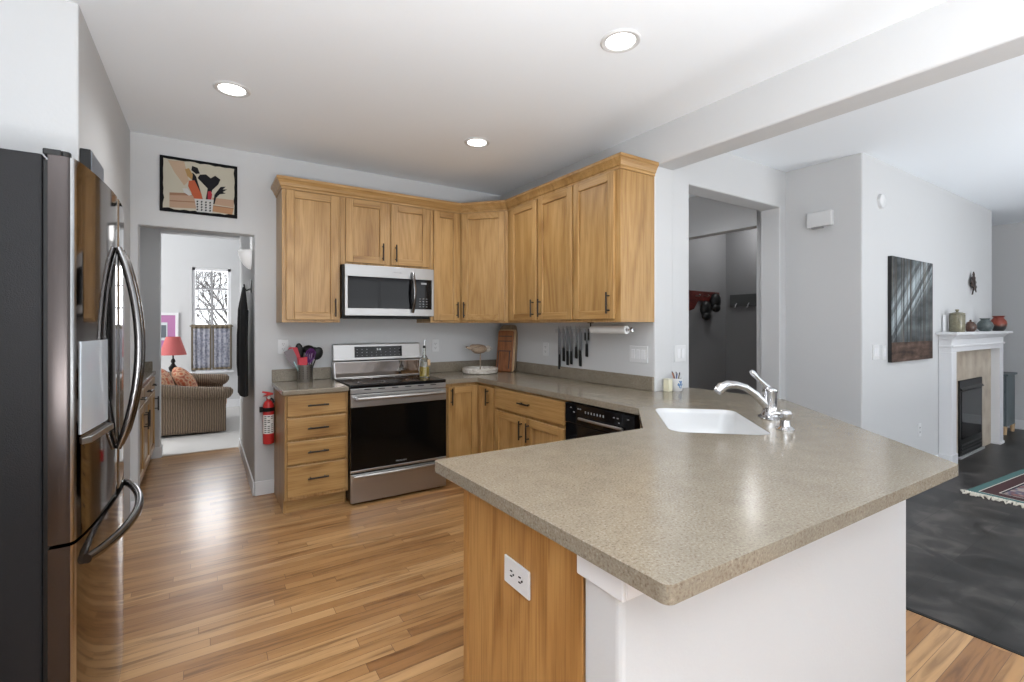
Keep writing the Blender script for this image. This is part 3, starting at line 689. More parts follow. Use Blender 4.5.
def door_slab(ya, yb, z0, z1):
    """door outline seen from above: flat back at x=-.34, bowed front with rounded outer edges"""
    r = .019; n = 14
    pts = [(-.34, ya)]
    pts.append((fx(ya) - r, ya))
    for i in range(1, 4): a = R(30 * i); pts.append((fx(ya) - r + r * math.sin(a), ya + r * (1 - math.cos(a))))
    for i in range(1, n): y = ya + r + (yb - ya - 2 * r) * i / n; pts.append((fx(y), y))
    for i in range(0, 3): a = R(90 - 30 * i); pts.append((fx(yb) - r + r * math.sin(a), yb - r * (1 - math.cos(a))))
    pts += [(fx(yb) - r, yb), (-.34, yb)]
    m = MB(); m.prism(pts, z0, z1, True)
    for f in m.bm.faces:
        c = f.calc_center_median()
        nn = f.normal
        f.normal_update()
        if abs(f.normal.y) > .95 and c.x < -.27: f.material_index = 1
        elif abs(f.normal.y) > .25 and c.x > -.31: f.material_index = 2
    return m
doors = {}
for nm, ya, yb in (('door', FY0, YM_ - .003), ('door', YM_ + .003, FY1)):
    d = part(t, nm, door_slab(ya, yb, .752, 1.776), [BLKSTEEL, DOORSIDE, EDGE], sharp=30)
    sgn = -1 if ya == FY0 else 1
    hy = YM_ + sgn * .042
    hz = [.905 + (1.598 - .905) * i / 14 for i in range(15)]
    hp = [(fx(hy) + .006 + .056 * math.sin(PI * i / 14) ** .8, hy, hz[i]) for i in range(15)]
    part(t, 'handle', MB().tube(hp, [.009] + [.0125] * 13 + [.009], 14), HANDLE, parent=d, label='bowed satin steel handle')
    doors[sgn] = d
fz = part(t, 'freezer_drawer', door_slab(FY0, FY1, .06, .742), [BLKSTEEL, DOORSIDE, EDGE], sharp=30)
hp = [(fx(1.765 + .78 * i / 16) + .004 + .052 * math.sin(PI * i / 16) ** .7, 1.765 + .78 * i / 16, .676) for i in range(17)]
part(t, 'handle', MB().tube(hp, [.0135] * 17, 14), HANDLE, parent=fz, label='bowed satin steel freezer handle')
part(t, 'base_grille', MB().box(-.36, -.31, FY0 + .02, FY1 - .02, .005, .055), BLKPLASTIC)
for y in (FY0 + .028, FY1 - .028):
    part(t, 'hinge_cover', MB().box(-.352, -.315, y - .02, y + .022, FZ, FZ + .016).cyl((-.312, y + .004, FZ - .004), (-.312, y + .004, FZ + .018), .013, n=14), BLKPLASTIC, bevel=.003)
# water and ice dispenser set into the near door
def face(y0, y1, z0, z1, d):
    m = MB(); ys = [y0 + (y1 - y0) * i / 10 for i in range(11)]
    m.extrude([(fx(y) - .004, y, z0) for y in ys] + [(fx(y) + d, y, z0) for y in reversed(ys)], (0, 0, z1 - z0)); return m
dp = part(t, 'dispenser', face(1.735, 1.975, 1.03, 1.285, .002), DISP, parent=doors[-1], label='pale glossy dispenser panel')
part(t, 'drip_tray', MB().extrude([(fx(1.75) - .002, 1.745, 1.0), (fx(1.75) + .018, 1.765, 1.0), (fx(1.97) + .018, 1.965, 1.0), (fx(1.98) - .002, 1.985, 1.0)], (0, 0, .018)), STEEL, parent=doors[-1], bevel=.002)

# ------------------------------------------------------------------ wall things: outlets and switches
def plate(label, cat, loc, rz, w, h, kind, nx=1, name=None, ry=0):
    t = thing(name or ('outlet' if kind == 'outlet' else 'light_switch'), label, cat, loc, rz)
    t.rotation_euler = (0, ry, rz) if ry else (0, 0, rz)
    part(t, 'plate', MB().box(-w / 2, w / 2, -.006, 0, -h / 2, h / 2), WHITEP, w=False, bevel=.002)
    for i in range(nx):
        cx = (i - (nx - 1) / 2) * .046
        if kind == 'outlet':
            for s_ in (-.02, .02):
                q = part(t, 'socket', MB().prism([(cx + x, z) for x, z in rrect(-.0165, .0165, -.0145, .0145, .008)], -.0015, .0).xf(Matrix.Translation((0, -.0062, s_)) @ Matrix.Rotation(R(90), 4, 'X')), WHITEP, w=False)
                part(t, 'slots', MB().box(cx - .008, cx - .0055, -.0082, -.0060, s_ - .002, s_ + .007).box(cx + .0055, cx + .008, -.0082, -.0060, s_ - .002, s_ + .007).cyl((cx, -.0082, s_ - .008), (cx, -.0062, s_ - .008), .0026, n=8), INK, w=False, parent=q)
        else:
            part(t, 'rocker', MB().box(cx - .0165, cx + .0165, -.0095, -.0058, -.033, .033), TRIM, w=False, bevel=.002)
    return t
plate('white outlet behind the utensil crock', 'outlet', (.538, YB, 1.157), 0, .075, .118, 'outlet')
plate('white outlet on the wall right of the range, behind the oil bottle', 'outlet', (1.853, YB, 1.133), 0, .072, .116, 'outlet')
plate('white outlet between the cutting boards and the knives', 'outlet', (XR, 3.41, 1.114), R(-90), .075, .116, 'outlet')
plate('wide white switch plate below the paper towel roll', 'switch', (XR, 2.326, 1.124), R(-90), .165, .116, 'switch', 3)
plate('white double plate of switches on the wall beside the pen cup', 'switch', (2.852, YW + .01, 1.128), 0, .118, .118, 'switch', 2)
plate('white switch plate left of the forest picture', 'switch', (4.53, 1.614, 1.113), 0, .125, .118, 'switch', 2)
plate('small white plate touching the forest picture', 'switch', (4.69, 1.614, 1.105), 0, .075, .118, 'switch', 1)
plate('white low outlet on the fireplace wall above the bar end', 'outlet', (5.47, 1.614, .375), 0, .075, .118, 'outlet')
t = thing('outlet', 'white outlet lying sideways on the peninsula end panel', 'outlet', (.7005, 1.05, .664), R(-90))
part(t, 'plate', MB().box(-.059, .059, -.006, 0, -.036, .036), WHITEP, w=False, bevel=.002)
for s_ in (-.02, .02):
    q = part(t, 'socket', MB().prism(rrect(-.0145, .0145, -.0165, .0165, .008), -.0015, 0).xf(Matrix.Translation((s_, -.0062, 0)) @ Matrix.Rotation(R(90), 4, 'X')), WHITEP, w=False)
    part(t, 'slots', MB().box(s_ - .006, s_ + .003, -.0084, -.006, .0055, .008).box(s_ - .006, s_ + .003, -.0084, -.006, -.008, -.0055).cyl((s_ + .009, -.0084, 0), (s_ + .009, -.0062, 0), .0026, n=8), INK, w=False, parent=q)
t = thing('door_chime', 'white door chime box high on the short grey wall', 'chime', (4.289, 1.905, 2.2), R(-90))
part(t, 'cover', MB().box(-.095, .095, -.05, 0, -.06, .065), WHITEP, w=False, bevel=.008)
part(t, 'side_vent', MB().box(-.06, .02, -.045, -.005, -.071, -.0605), GREYP, w=False)
t = thing('detector', 'round white detector high on the living room wall', 'detector', (4.617, 1.614, 2.335))
part(t, 'cover', MB().lathe([(0, .03), (.04, .03), (.055, .022), (.058, 0), (0, 0)], (4.617, 1.614, 2.335), axis='y'), WHITEP)

# ------------------------------------------------------------------ recessed ceiling lights
L = [((.138, 3.131), 'recessed ceiling light left, in front of the doorway picture'), ((1.683, 3.063), 'recessed ceiling light nearest the corner wall cabinets'), ((1.651, 1.602), 'recessed ceiling light largest and nearest, before the sink')]
l0 = None
for (x, y), lab in L:
    if l0 is None:
        l0 = thing('ceiling_light', lab, 'light', (x, y, ZC), 0, 'recessed kitchen ceiling lights')
        part(l0, 'trim_ring', MB().lathe([(.066, -.0005), (.070, -.006), (.088, -.008), (.094, -.003), (.094, -.0005)], n=36), WHITEP, w=False)
        part(l0, 'lens', MB().lathe([(0, -.004), (.045, -.004), (.067, -.002), (.067, -.0008), (0, -.0008)], n=36), LENS, w=False)
    else: copy_thing(l0, (x, y, ZC), label=lab)
pl = bpy.data.lights.new('coat_room_lamp', 'POINT'); pl.energy = 9; pl.shadow_soft_size = .12
po = bpy.data.objects.new('coat_room_lamp', pl); COL.objects.link(po); po.location = (5.26, 2.99, 2.50)
t = thing('ceiling_light', 'bright ceiling lamp just below the header of the dark coat room', 'light', (5.26, 2.99, ZC - .021))
part(t, 'lens', MB().lathe([(0, -.05), (.08, -.045), (.13, -.02), (.14, -.001), (0, -.001)], n=28), LENS2, w=False)
part(t, 'rim', MB().lathe([(.14, -.001), (.15, -.012), (.155, -.001)], n=28), WHITEP, w=False)

# ------------------------------------------------------------------ things on the worktops
C = Vector((.680, 4.070, S))
t = thing('utensil_crock', 'perforated steel crock of cooking tools on the short worktop', 'crock', C)
part(t, 'cup', MB().lathe([(0, 0), (.054, 0), (.056, .003), (.056, .132), (.058, .136), (.054, .136), (.052, .006), (0, .006)], C, n=28), STEEL)
ho = MB()
for a in range(12):
    for k in range(7):
        th = 2 * PI * a / 12 + .12; z = .03 + k * .014
        p = C + Vector((math.cos(th) * .0555, math.sin(th) * .0555, z)); q = C + Vector((math.cos(th) * .0566, math.sin(th) * .0566, z)); ho.cyl(p, q, .0042, n=8)
part(t, 'perforations', ho, INK)
def utensil(name, label, bx, by, hx, hy, hz, head, hmat, smat, sr=.005):
    base = C + Vector((bx, by, .012)); tip = C + Vector((hx, hy, hz))
    t = thing(name, label, name.split('_')[-1], base, 0, 'cooking tools in the steel crock')
    part(t, 'shaft', MB().cyl(base, tip, sr, sr * .9, 8), smat)
    head.xf(Matrix.Scale(1.18, 4)); d = (tip - base).normalized(); side = d.cross(Vector((0, 1, 0))).normalized(); up = side.cross(d).normalized()
    M = Matrix((( side.x, up.x, d.x, tip.x), (side.y, up.y, d.y, tip.y), (side.z, up.z, d.z, tip.z), (0, 0, 0, 1)))
    part(t, 'head', head.xf(M), hmat, bevel=0)
def flat(pts, th=.004): return MB().extrude([(x, -th / 2, z) for x, z in pts], (0, th, 0))
utensil('slotted_turner', 'smoky turner with a teal neck leaning furthest left in the crock', -.015, -.01, -.085, -.02, .165, flat([(-.012, -.03), (.012, -.03), (.029, .02), (.029, .085), (-.029, .085), (-.029, .02)]), CLEARGREY, TEALPL)
utensil('silicone_spatula', 'large red spatula leaning left in the crock', -.01, .01, -.062, .0, .175, flat([(-.012, -.03), (.012, -.03), (.028, .015), (.028, .085), (.015, .095), (-.028, .08), (-.028, .015)], .008), REDPL, REDPL)
utensil('black_spoon', 'black spoon upright between the red spatula and the ladle', -.008, .02, -.030, .02, .185, MB().ball((0, 0, .05), .026, .010, .055), BLKPLASTIC, BLKPLASTIC)
utensil('soup_ladle', 'black ladle highest above the crock', .01, .02, .030, .03, .23, MB().ball((0, 0, .02), .042, .036, .030), BLKPLASTIC, BLKPLASTIC)
pm = MB()
for i in range(-2, 3): pm.tube([(i * .003, 0, -.02), (i * .014, .006, .02), (i * .013, 0, .055), (i * .004, 0, .075)], .0042, 6)
utensil('balloon_whisk', 'purple whisk in front of the black ladle', .01, -.015, .033, -.02, .175, pm, PURPLE, PURPLE)
utensil('slotted_spoon', 'black spoon leaning furthest right in the crock', .02, 0, .085, -.01, .20, MB().ball((0, 0, .02), .034, .010, .045), BLKPLASTIC, BLKPLASTIC)
utensil('serving_fork', 'slim black fork handle pointing up at the right of the crock', .025, .015, .075, .02, .25, flat([(-.006, -.05), (.006, -.05), (.007, .02), (-.007, .02)], .006), BLKPLASTIC, BLKPLASTIC)
utensil('small_spatula', 'short red spatula low at the front of the crock', -.01, -.03, -.018, -.035, .135, flat([(-.01, -.02), (.01, -.02), (.026, .01), (.026, .05), (-.026, .055), (-.026, .01)], .008), REDPL, REDPL)

B = Vector((1.585, 3.815, .888))
t = thing('oil_bottle', 'clear glass bottle of golden oil on the right of the cooktop', 'bottle', B)
part(t, 'glass', MB().lathe([(0, 0), (.044, 0), (.046, .004), (.046, .115), (.040, .145), (.016, .18), (.013, .20), (.013, .245), (.0145, .25), (.010, .25), (.010, .20), (.038, .14), (.0425, .115), (.0425, .006), (0, .006)], B, n=24), GLASSY)
part(t, 'oil', MB().lathe([(0, .0065), (.042, .0065), (.042, .088), (0, .085)], B, n=24), OIL)
part(t, 'stopper', MB().lathe([(0, .248), (.013, .248), (.013, .262), (.010, .268), (0, .268)], B, n=16), BLKPLASTIC)
part(t, 'pour_spout', MB().tube([B + Vector((0, 0, .266)), B + Vector((.0, 0, .295)), B + Vector((.008, 0, .318))], [.006, .005, .0035], 10), CHROME)
part(t, 'label_tag', MB().box(.010, .034, -.0485, -.0465, .10, .15).xf(Matrix.Translation(B)), BOARD2)

B = Vector((2.195, 3.93, S)); BH = .225
t = thing('bird_ornament', 'driftwood bird on a rod over a white-washed tray, in the worktop corner', 'ornament', B)
part(t, 'tray', MB().lathe([(0, .0), (.15, 0), (.165, .008), (.17, .045), (.165, .050), (.158, .046), (.15, .014), (0, .012)], B, n=28), WASHED)
part(t, 'rod', MB().cyl(B + Vector((0, 0, .012)), B + Vector((0, 0, .20)), .0055, n=8), DRIFT)
bird = MB().ball((0, 0, 0), .095, .042, .045)
for v in bird.bm.verts:
    v.co.z += .35 * max(0, -v.co.x - .03); v.co.y *= 1 - .5 * max(0, -v.co.x / .09)
    v.co.x *= 1.0
part(t, 'body', bird.xf(Matrix.Translation(B + Vector((-.02, 0, .225)))), DRIFT)
part(t, 'head', MB().ball(B + Vector((.082, 0, .225)), .034, .026, .032).cyl(B + Vector((.11, 0, .228)), B + Vector((.145, 0, .22)), .009, .002, 8), WASHED, label='pale bird head with beak')
part(t, 'tail', MB().extrude([(-.10, -.008, .015), (-.145, -.008, .03), (-.15, -.008, .012), (-.105, -.008, -.008)], (0, .016, 0)).xf(Matrix.Translation(B + Vector((0, 0, .225)))), DRIFT)
part(t, 'shells', MB().ball(B + Vector((-.07, -.06, .02)), .035, .025, .018).ball(B + Vector((.05, -.08, .018)), .03, .022, .014).ball(B + Vector((.09, .02, .018)), .028, .02, .014), WASHED)
# three cutting boards leaning into the corner
def board(name, label, px, py, rz, lean, w, h, th, mat, rad=.02, slots=False, handle=False):
    t = thing(name, label, 'cutting board', (px, py, S + .001), rz, 'cutting boards leaning in the corner')
    m = MB(); pts = rrect(-w / 2, w / 2, 0, h, rad)
    m.extrude([(x, -th / 2, z) for x, z in pts], (0, th, 0)); M = Matrix.Rotation(R(-lean), 4, 'X')
    part(t, 'panel', m.xf(M), mat, w=False, bevel=.003)
    if slots:
        s_ = MB()
        for z in (.86, .74, .50): s_.box(-w * .42, w * .42, -th / 2 - .0012, -th / 2 + .001, h * z - .004, h * z + .004)
        s_.box(-w * .42, -w * .36, -th / 2 - .0012, -th / 2 + .001, .03, h * .5); s_.box(w * .30, w * .36, -th / 2 - .0012, -th / 2 + .001, .03, h * .5)
        part(t, 'grooves', s_.xf(M), INK, w=False)
    return t
board('cutting_board', 'dark brown grooved cutting board in front of the other boards', 2.432, 3.893, R(-58), 9, .165, .40, .018, BOARD1, slots=True)
board('cutting_board', 'pale maple cutting board in the middle of the leaning boards', 2.457, 3.909, R(-58), 9, .185, .41, .016, BOARD2)
board('cutting_board', 'weathered brown board, tallest and rearmost of the leaning boards', 2.483, 3.925, R(-58), 9, .20, .455, .018, BOARD3, .05)
# pens and box by the wall end
C = Vector((2.735, 2.13, S))
t = thing('pen_cup', 'white cup with a blue motif holding pens beside the sink', 'cup', C)
part(t, 'cup', MB().lathe([(0, 0), (.034, 0), (.037, .004), (.039, .085), (.0365, .085), (.033, .008), (0, .008)], C, n=26), WHITEP)
mo = MB()
BLUE = plain('blue_glaze', (.08, .17, .33), .3)
for a, z, r in ((-2.0, .045, .012), (-1.7, .06, .009), (-1.75, .03, .011), (-1.45, .045, .010), (-1.9, .066, .006), (-1.5, .066, .006), (-1.6, .02, .006)):
    p = Vector((math.cos(a), math.sin(a), 0)); mo.cyl(C + p * (.0345 + z * .04) + Vector((0, 0, z)), C + p * (.0362 + z * .038) + Vector((0, 0, z)), r, n=10)
part(t, 'blue_motif', mo, BLUE)
pens = [(-.055, -.008, .128, (.30, .12, .06), 'brown pencil leaning far left'), (-.028, .006, .118, (.03, .02, .02), 'black pen second from the left'), (-.012, -.012, .112, (.05, .07, .20), 'navy pen in the middle'),
        (.006, .008, .118, (.35, .36, .40), 'grey pen standing upright'), (.026, -.004, .110, (.14, .11, .08), 'dark brown pen leaning right'), (.036, .004, .114, (.25, .22, .16), 'olive pen leaning furthest right')]
for i, (dx, dy, h, c, lab) in enumerate(pens):
    b0 = C + Vector((-dx * .25, -dy, .010)); tp = C + Vector((dx, dy, h))
    t = thing('pen', lab + ' in the pen cup', 'pen', b0, 0, 'pens in the white cup')
    part(t, 'barrel', MB().cyl(b0, tp, .0042, n=8), plain('pen_%s' % lab.split()[0], c, .4))
    part(t, 'tip', MB().cyl(tp, tp + (tp - b0).normalized() * .012, .0042, .0012, 8), INK)
t = thing('sponge_box', 'small cream box between the wall end and the pen cup', 'box', (2.655, 2.14, S))
part(t, 'box', MB().box(2.635, 2.675, 2.115, 2.162, S, S + .078), plain('cream_card', (.72, .69, .52), .6), bevel=.004)
part(t, 'lid', MB().box(2.633, 2.677, 2.113, 2.164, S + .078, S + .085), plain('cream_card_lid', (.66, .64, .52), .6), bevel=.002)
# magnetic bar, knives, paper towels
t = thing('knife_bar', 'grey magnetic knife bar on the wall under the wall cabinets', 'knife rack', (XR, 3.25, 1.283))
part(t, 'bar', MB().box(XR - .014, XR - .0005, 2.80, 3.26, 1.262, 1.302), plain('pale_grey_bar', (.44, .44, .45), .4), bevel=.003)
kn = [(3.195, 1.082, .95, .045, 'leftmost knife on the rack, with the lowest hanging handle', 0), (3.137, 1.142, 1.022, .030, 'second knife from the left on the rack', 0), (3.087, 1.113, .993, .038, 'third knife from the left on the rack', 0),
      (3.037, 1.115, 1.003, .038, 'fourth knife from the left on the rack', 0), (2.976, 1.155, 1.055, .026, 'fifth knife on the rack, with a short handle', 0), (2.927, 1.128, .995, .044, 'broad knife, rightmost full-size one on the rack', 0),
      (2.849, 1.18, 1.076, .022, 'slim forked carving tool at the right end of the knife rack', 1)]
for y, zt, zb, w, lab, fork in kn:
    x = XR - .018
    t = thing('carving_fork' if fork else 'kitchen_knife', lab, 'fork' if fork else 'knife', (x, y, zb), 0, None if fork else 'knives on the magnetic bar')
    part(t, 'handle', MB().extrude([(x - .008, y - .013, zb), (x - .008, y + .013, zb + .004), (x - .008, y + .011, zt), (x - .008, y - .011, zt)], (.014, 0, 0)), BLKPLASTIC, bevel=.004)
    if fork:
        part(t, 'tines', MB().box(x - .001, x + .002, y - .011, y + .011, zt, zt + .03).box(x - .001, x + .002, y - .026, y - .012, zt + .025, 1.30).box(x - .001, x + .002, y + .012, y + .026, zt + .025, 1.30), BLADE)
        part(t, 'tine_caps', MB().box(x - .002, x + .003, y - .028, y - .012, 1.21, 1.27).box(x - .002, x + .003, y + .012, y + .028, 1.21, 1.27), BLKPLASTIC)
    else:
        part(t, 'blade', MB().extrude([(x - .0008, y + w * .45, zt), (x - .0008, y - w * .45, zt), (x - .0008, y - w * .4, 1.26), (x - .0008, y + w * .3, 1.325), (x - .0008, y + w * .45, 1.30)], (.0022, 0, 0)), BLADE)
t = thing('paper_towel_holder', 'black under-cabinet holder carrying the paper towel roll', 'holder', (2.42, 2.655, ZU))
part(t, 'arm', MB().tube([(2.42, 2.652, ZU - .001), (2.42, 2.652, 1.325), (2.42, 2.645, 1.300)], .005, 8), BLKPLASTIC)
part(t, 'rod', MB().cyl((2.42, 2.655, 1.297), (2.42, 2.258, 1.297), .0075, n=10), CHROME)
part(t, 'end_knob', MB().lathe([(0, 0), (.014, 0), (.017, .008), (.012, .018), (0, .02)], (2.42, 2.255, 1.297), axis='y'), CHROME, label='chrome end knob')
part(t, 'mount', MB().box(2.40, 2.44, 2.640, 2.664, ZU - .006, ZU - .0005), BLKPLASTIC)
solo('paper_towel_roll', 'thin white paper towel roll hanging under the end wall cabinet', 'paper towels', MB().lathe([(.012, 0), (.027, 0), (.027, .345), (.012, .345), (.012, 0)], (2.42, 2.635, 1.297), n=26, axis='y'), PAPER, (2.42, 2.46, 1.297))

# ------------------------------------------------------------------ fire extinguisher
E_ = Vector((.428, YB - .052, .405))
t = thing('fire_extinguisher', 'small red fire extinguisher strapped to the wall beside the drawers', 'fire extinguisher', E_)
part(t, 'cylinder', MB().lathe([(0, .0), (.030, 0), (.040, .006), (.040, .30), (.032, .325), (.016, .338), (.014, .35), (0, .35)], E_, n=26), RED)
part(t, 'label_sheet', MB().grid(lambda u, v: E_ + Vector((.0405 * math.sin(R(-75 + 140 * u)), -.0405 * math.cos(R(-75 + 140 * u)), .085 + .145 * v)), 16, 1), LABELW, label='white printed label')
mk = MB()
for k in range(9):
    for j in range(3):
        if random.random() < .75: a0 = -50 + j * 34; z = .095 + k * .015; mk.grid(lambda u, v, a0=a0, z=z: E_ + Vector((.0409 * math.sin(R(a0 + 24 * u)), -.0409 * math.cos(R(a0 + 24 * u)), z + .006 * v)), 4, 1)
part(t, 'label_print', mk, INK)
part(t, 'strap', MB().lathe([(.041, .255), (.043, .256), (.043, .285), (.041, .286)], E_, n=26).box(E_.x - .062, E_.x - .04, YB - .06, YB - .03, E_.z + .25, E_.z + .29), BLKPLASTIC, label='black strap with buckle')
part(t, 'wall_bracket', MB().box(E_.x - .015, E_.x + .015, YB - .011, YB - .0005, E_.z + .06, E_.z + .33), BLKPLASTIC)
part(t, 'valve', MB().lathe([(0, .345), (.015, .345), (.017, .36), (.013, .372), (0, .372)], E_, n=14), RED)
part(t, 'lever', MB().extrude([(-.038, -.009, .372), (.028, -.009, .380), (.034, -.009, .392), (.0, -.009, .404), (-.042, -.009, .412), (-.046, -.009, .402), (-.01, -.009, .392)], (0, .018, 0)).xf(Matrix.Translation(E_)), RED)
part(t, 'gauge', MB().lathe([(0, .012), (.011, .012), (.012, 0), (0, 0)], E_ + Vector((0, -.016, .362)), axis='y', n=14), LABELW)
part(t, 'nozzle', MB().tube([E_ + Vector((.014, -.005, .355)), E_ + Vector((.03, -.012, .345)), E_ + Vector((.036, -.016, .32))], [.007, .007, .009], 10), BLKPLASTIC)

# ------------------------------------------------------------------ pictures
PX0, PX1, PZ0, PZ1 = -.258, .219, 2.143, 2.537
t = thing('wall_picture', 'small black-edged painting of kitchen tools above the doorway', 'picture', ((PX0 + PX1) / 2, YB, PZ0))
part(t, 'board', MB().box(PX0, PX1, YB - .018, YB - .0005, PZ0, PZ1), plain('black_board', (.006, .006, .007), .8, spec=.15), bevel=.001)
PW, PH = PX1 - PX0, PZ1 - PZ0
def pp(u, v): return (PX0 + u * PW, PZ1 - v * PH)
art = MB(); lay = [0]
def shp(mi, uv):
    lay[0] += 1; y = YB - .018 - .00022 * lay[0]
    art.m(mi); art.extrude([(pp(u, v)[0], y, pp(u, v)[1]) for u, v in uv], (0, -.0004, 0))
edge = []
rr = random.Random(3)
for i in range(14): edge.append((.045 + .91 * i / 14, .055 + rr.uniform(-.012, .012)))
for i in range(10): edge.append((.955 + rr.uniform(-.01, .01), .055 + .89 * i / 10))
for i in range(14): edge.append((.955 - .91 * i / 14, .945 + rr.uniform(-.015, .015)))
for i in range(10): edge.append((.045 + rr.uniform(-.01, .01), .945 - .89 * i / 10))
shp(0, edge)
shp(1, [(.10, .08), (.30, .06), (.36, .40), (.30, .50), (.18, .28)])
shp(2, [(.12, .66), (.45, .62), (.45, .90), (.12, .93)]); shp(3, [(.12, .66), (.45, .62), (.45, .66), (.12, .71)]); shp(3, [(.12, .80), (.45, .77), (.45, .79), (.12, .82)])
shp(2, [(.66, .66), (.95, .66), (.95, .80), (.66, .78)]); shp(4, [(.66, .82), (.95, .82), (.93, .94), (.66, .92)]); shp(3, [(.66, .80), (.95, .81), (.95, .83), (.66, .82)])
shp(5, [(.50, .72), (.38, .30), (.41, .24), (.45, .30), (.54, .72)]); shp(5, [(.40, .12), (.47, .14), (.50, .24), (.45, .26), (.39, .20)])
shp(6, [(.44, .75), (.35, .50), (.36, .40), (.43, .38), (.52, .62), (.54, .75)]); shp(7, [(.31, .20), (.36, .17), (.41, .28), (.40, .38), (.34, .32)])
shp(5, [(.57, .76), (.60, .50), (.47, .33), (.50, .26), (.58, .24), (.64, .30), (.70, .24), (.77, .30), (.74, .40), (.66, .52), (.62, .76)])
shp(8, [(.60, .78), (.60, .56), (.64, .54), (.66, .60), (.64, .78)]); shp(5, [(.67, .78), (.69, .60), (.77, .44), (.84, .42), (.80, .48), (.86, .47), (.80, .53), (.84, .55), (.76, .58), (.71, .66), (.69, .78)])
shp(9, [(.43, .72), (.68, .70), (.66, .95), (.46, .96)])
for i in range(4):
    for j in range(4): shp(5, [(.46 + i * .055, .75 + j * .05), (.48 + i * .055, .75 + j * .05), (.475 + i * .055, .78 + j * .05), (.455 + i * .055, .78 + j * .05)])
shp(9, [(.28, .56), (.34, .55), (.40, .66), (.36, .68), (.30, .63)])
artm = [plain('art_' + n_, tuple(.72 * q for q in c_), .8, spec=.2) for n_, c_ in (('cream', (.62, .58, .47)), ('peach', (.60, .44, .31)), ('tan', (.55, .37, .26)), ('brown', (.38, .22, .14)), ('orange_tan', (.52, .29, .16)), ('black', (.015, .015, .018)), ('orange', (.55, .13, .06)), ('ochre', (.48, .30, .12)), ('crimson', (.42, .04, .06)), ('white', (.66, .66, .64)))]
part(t, 'painted_scene', art, artm)
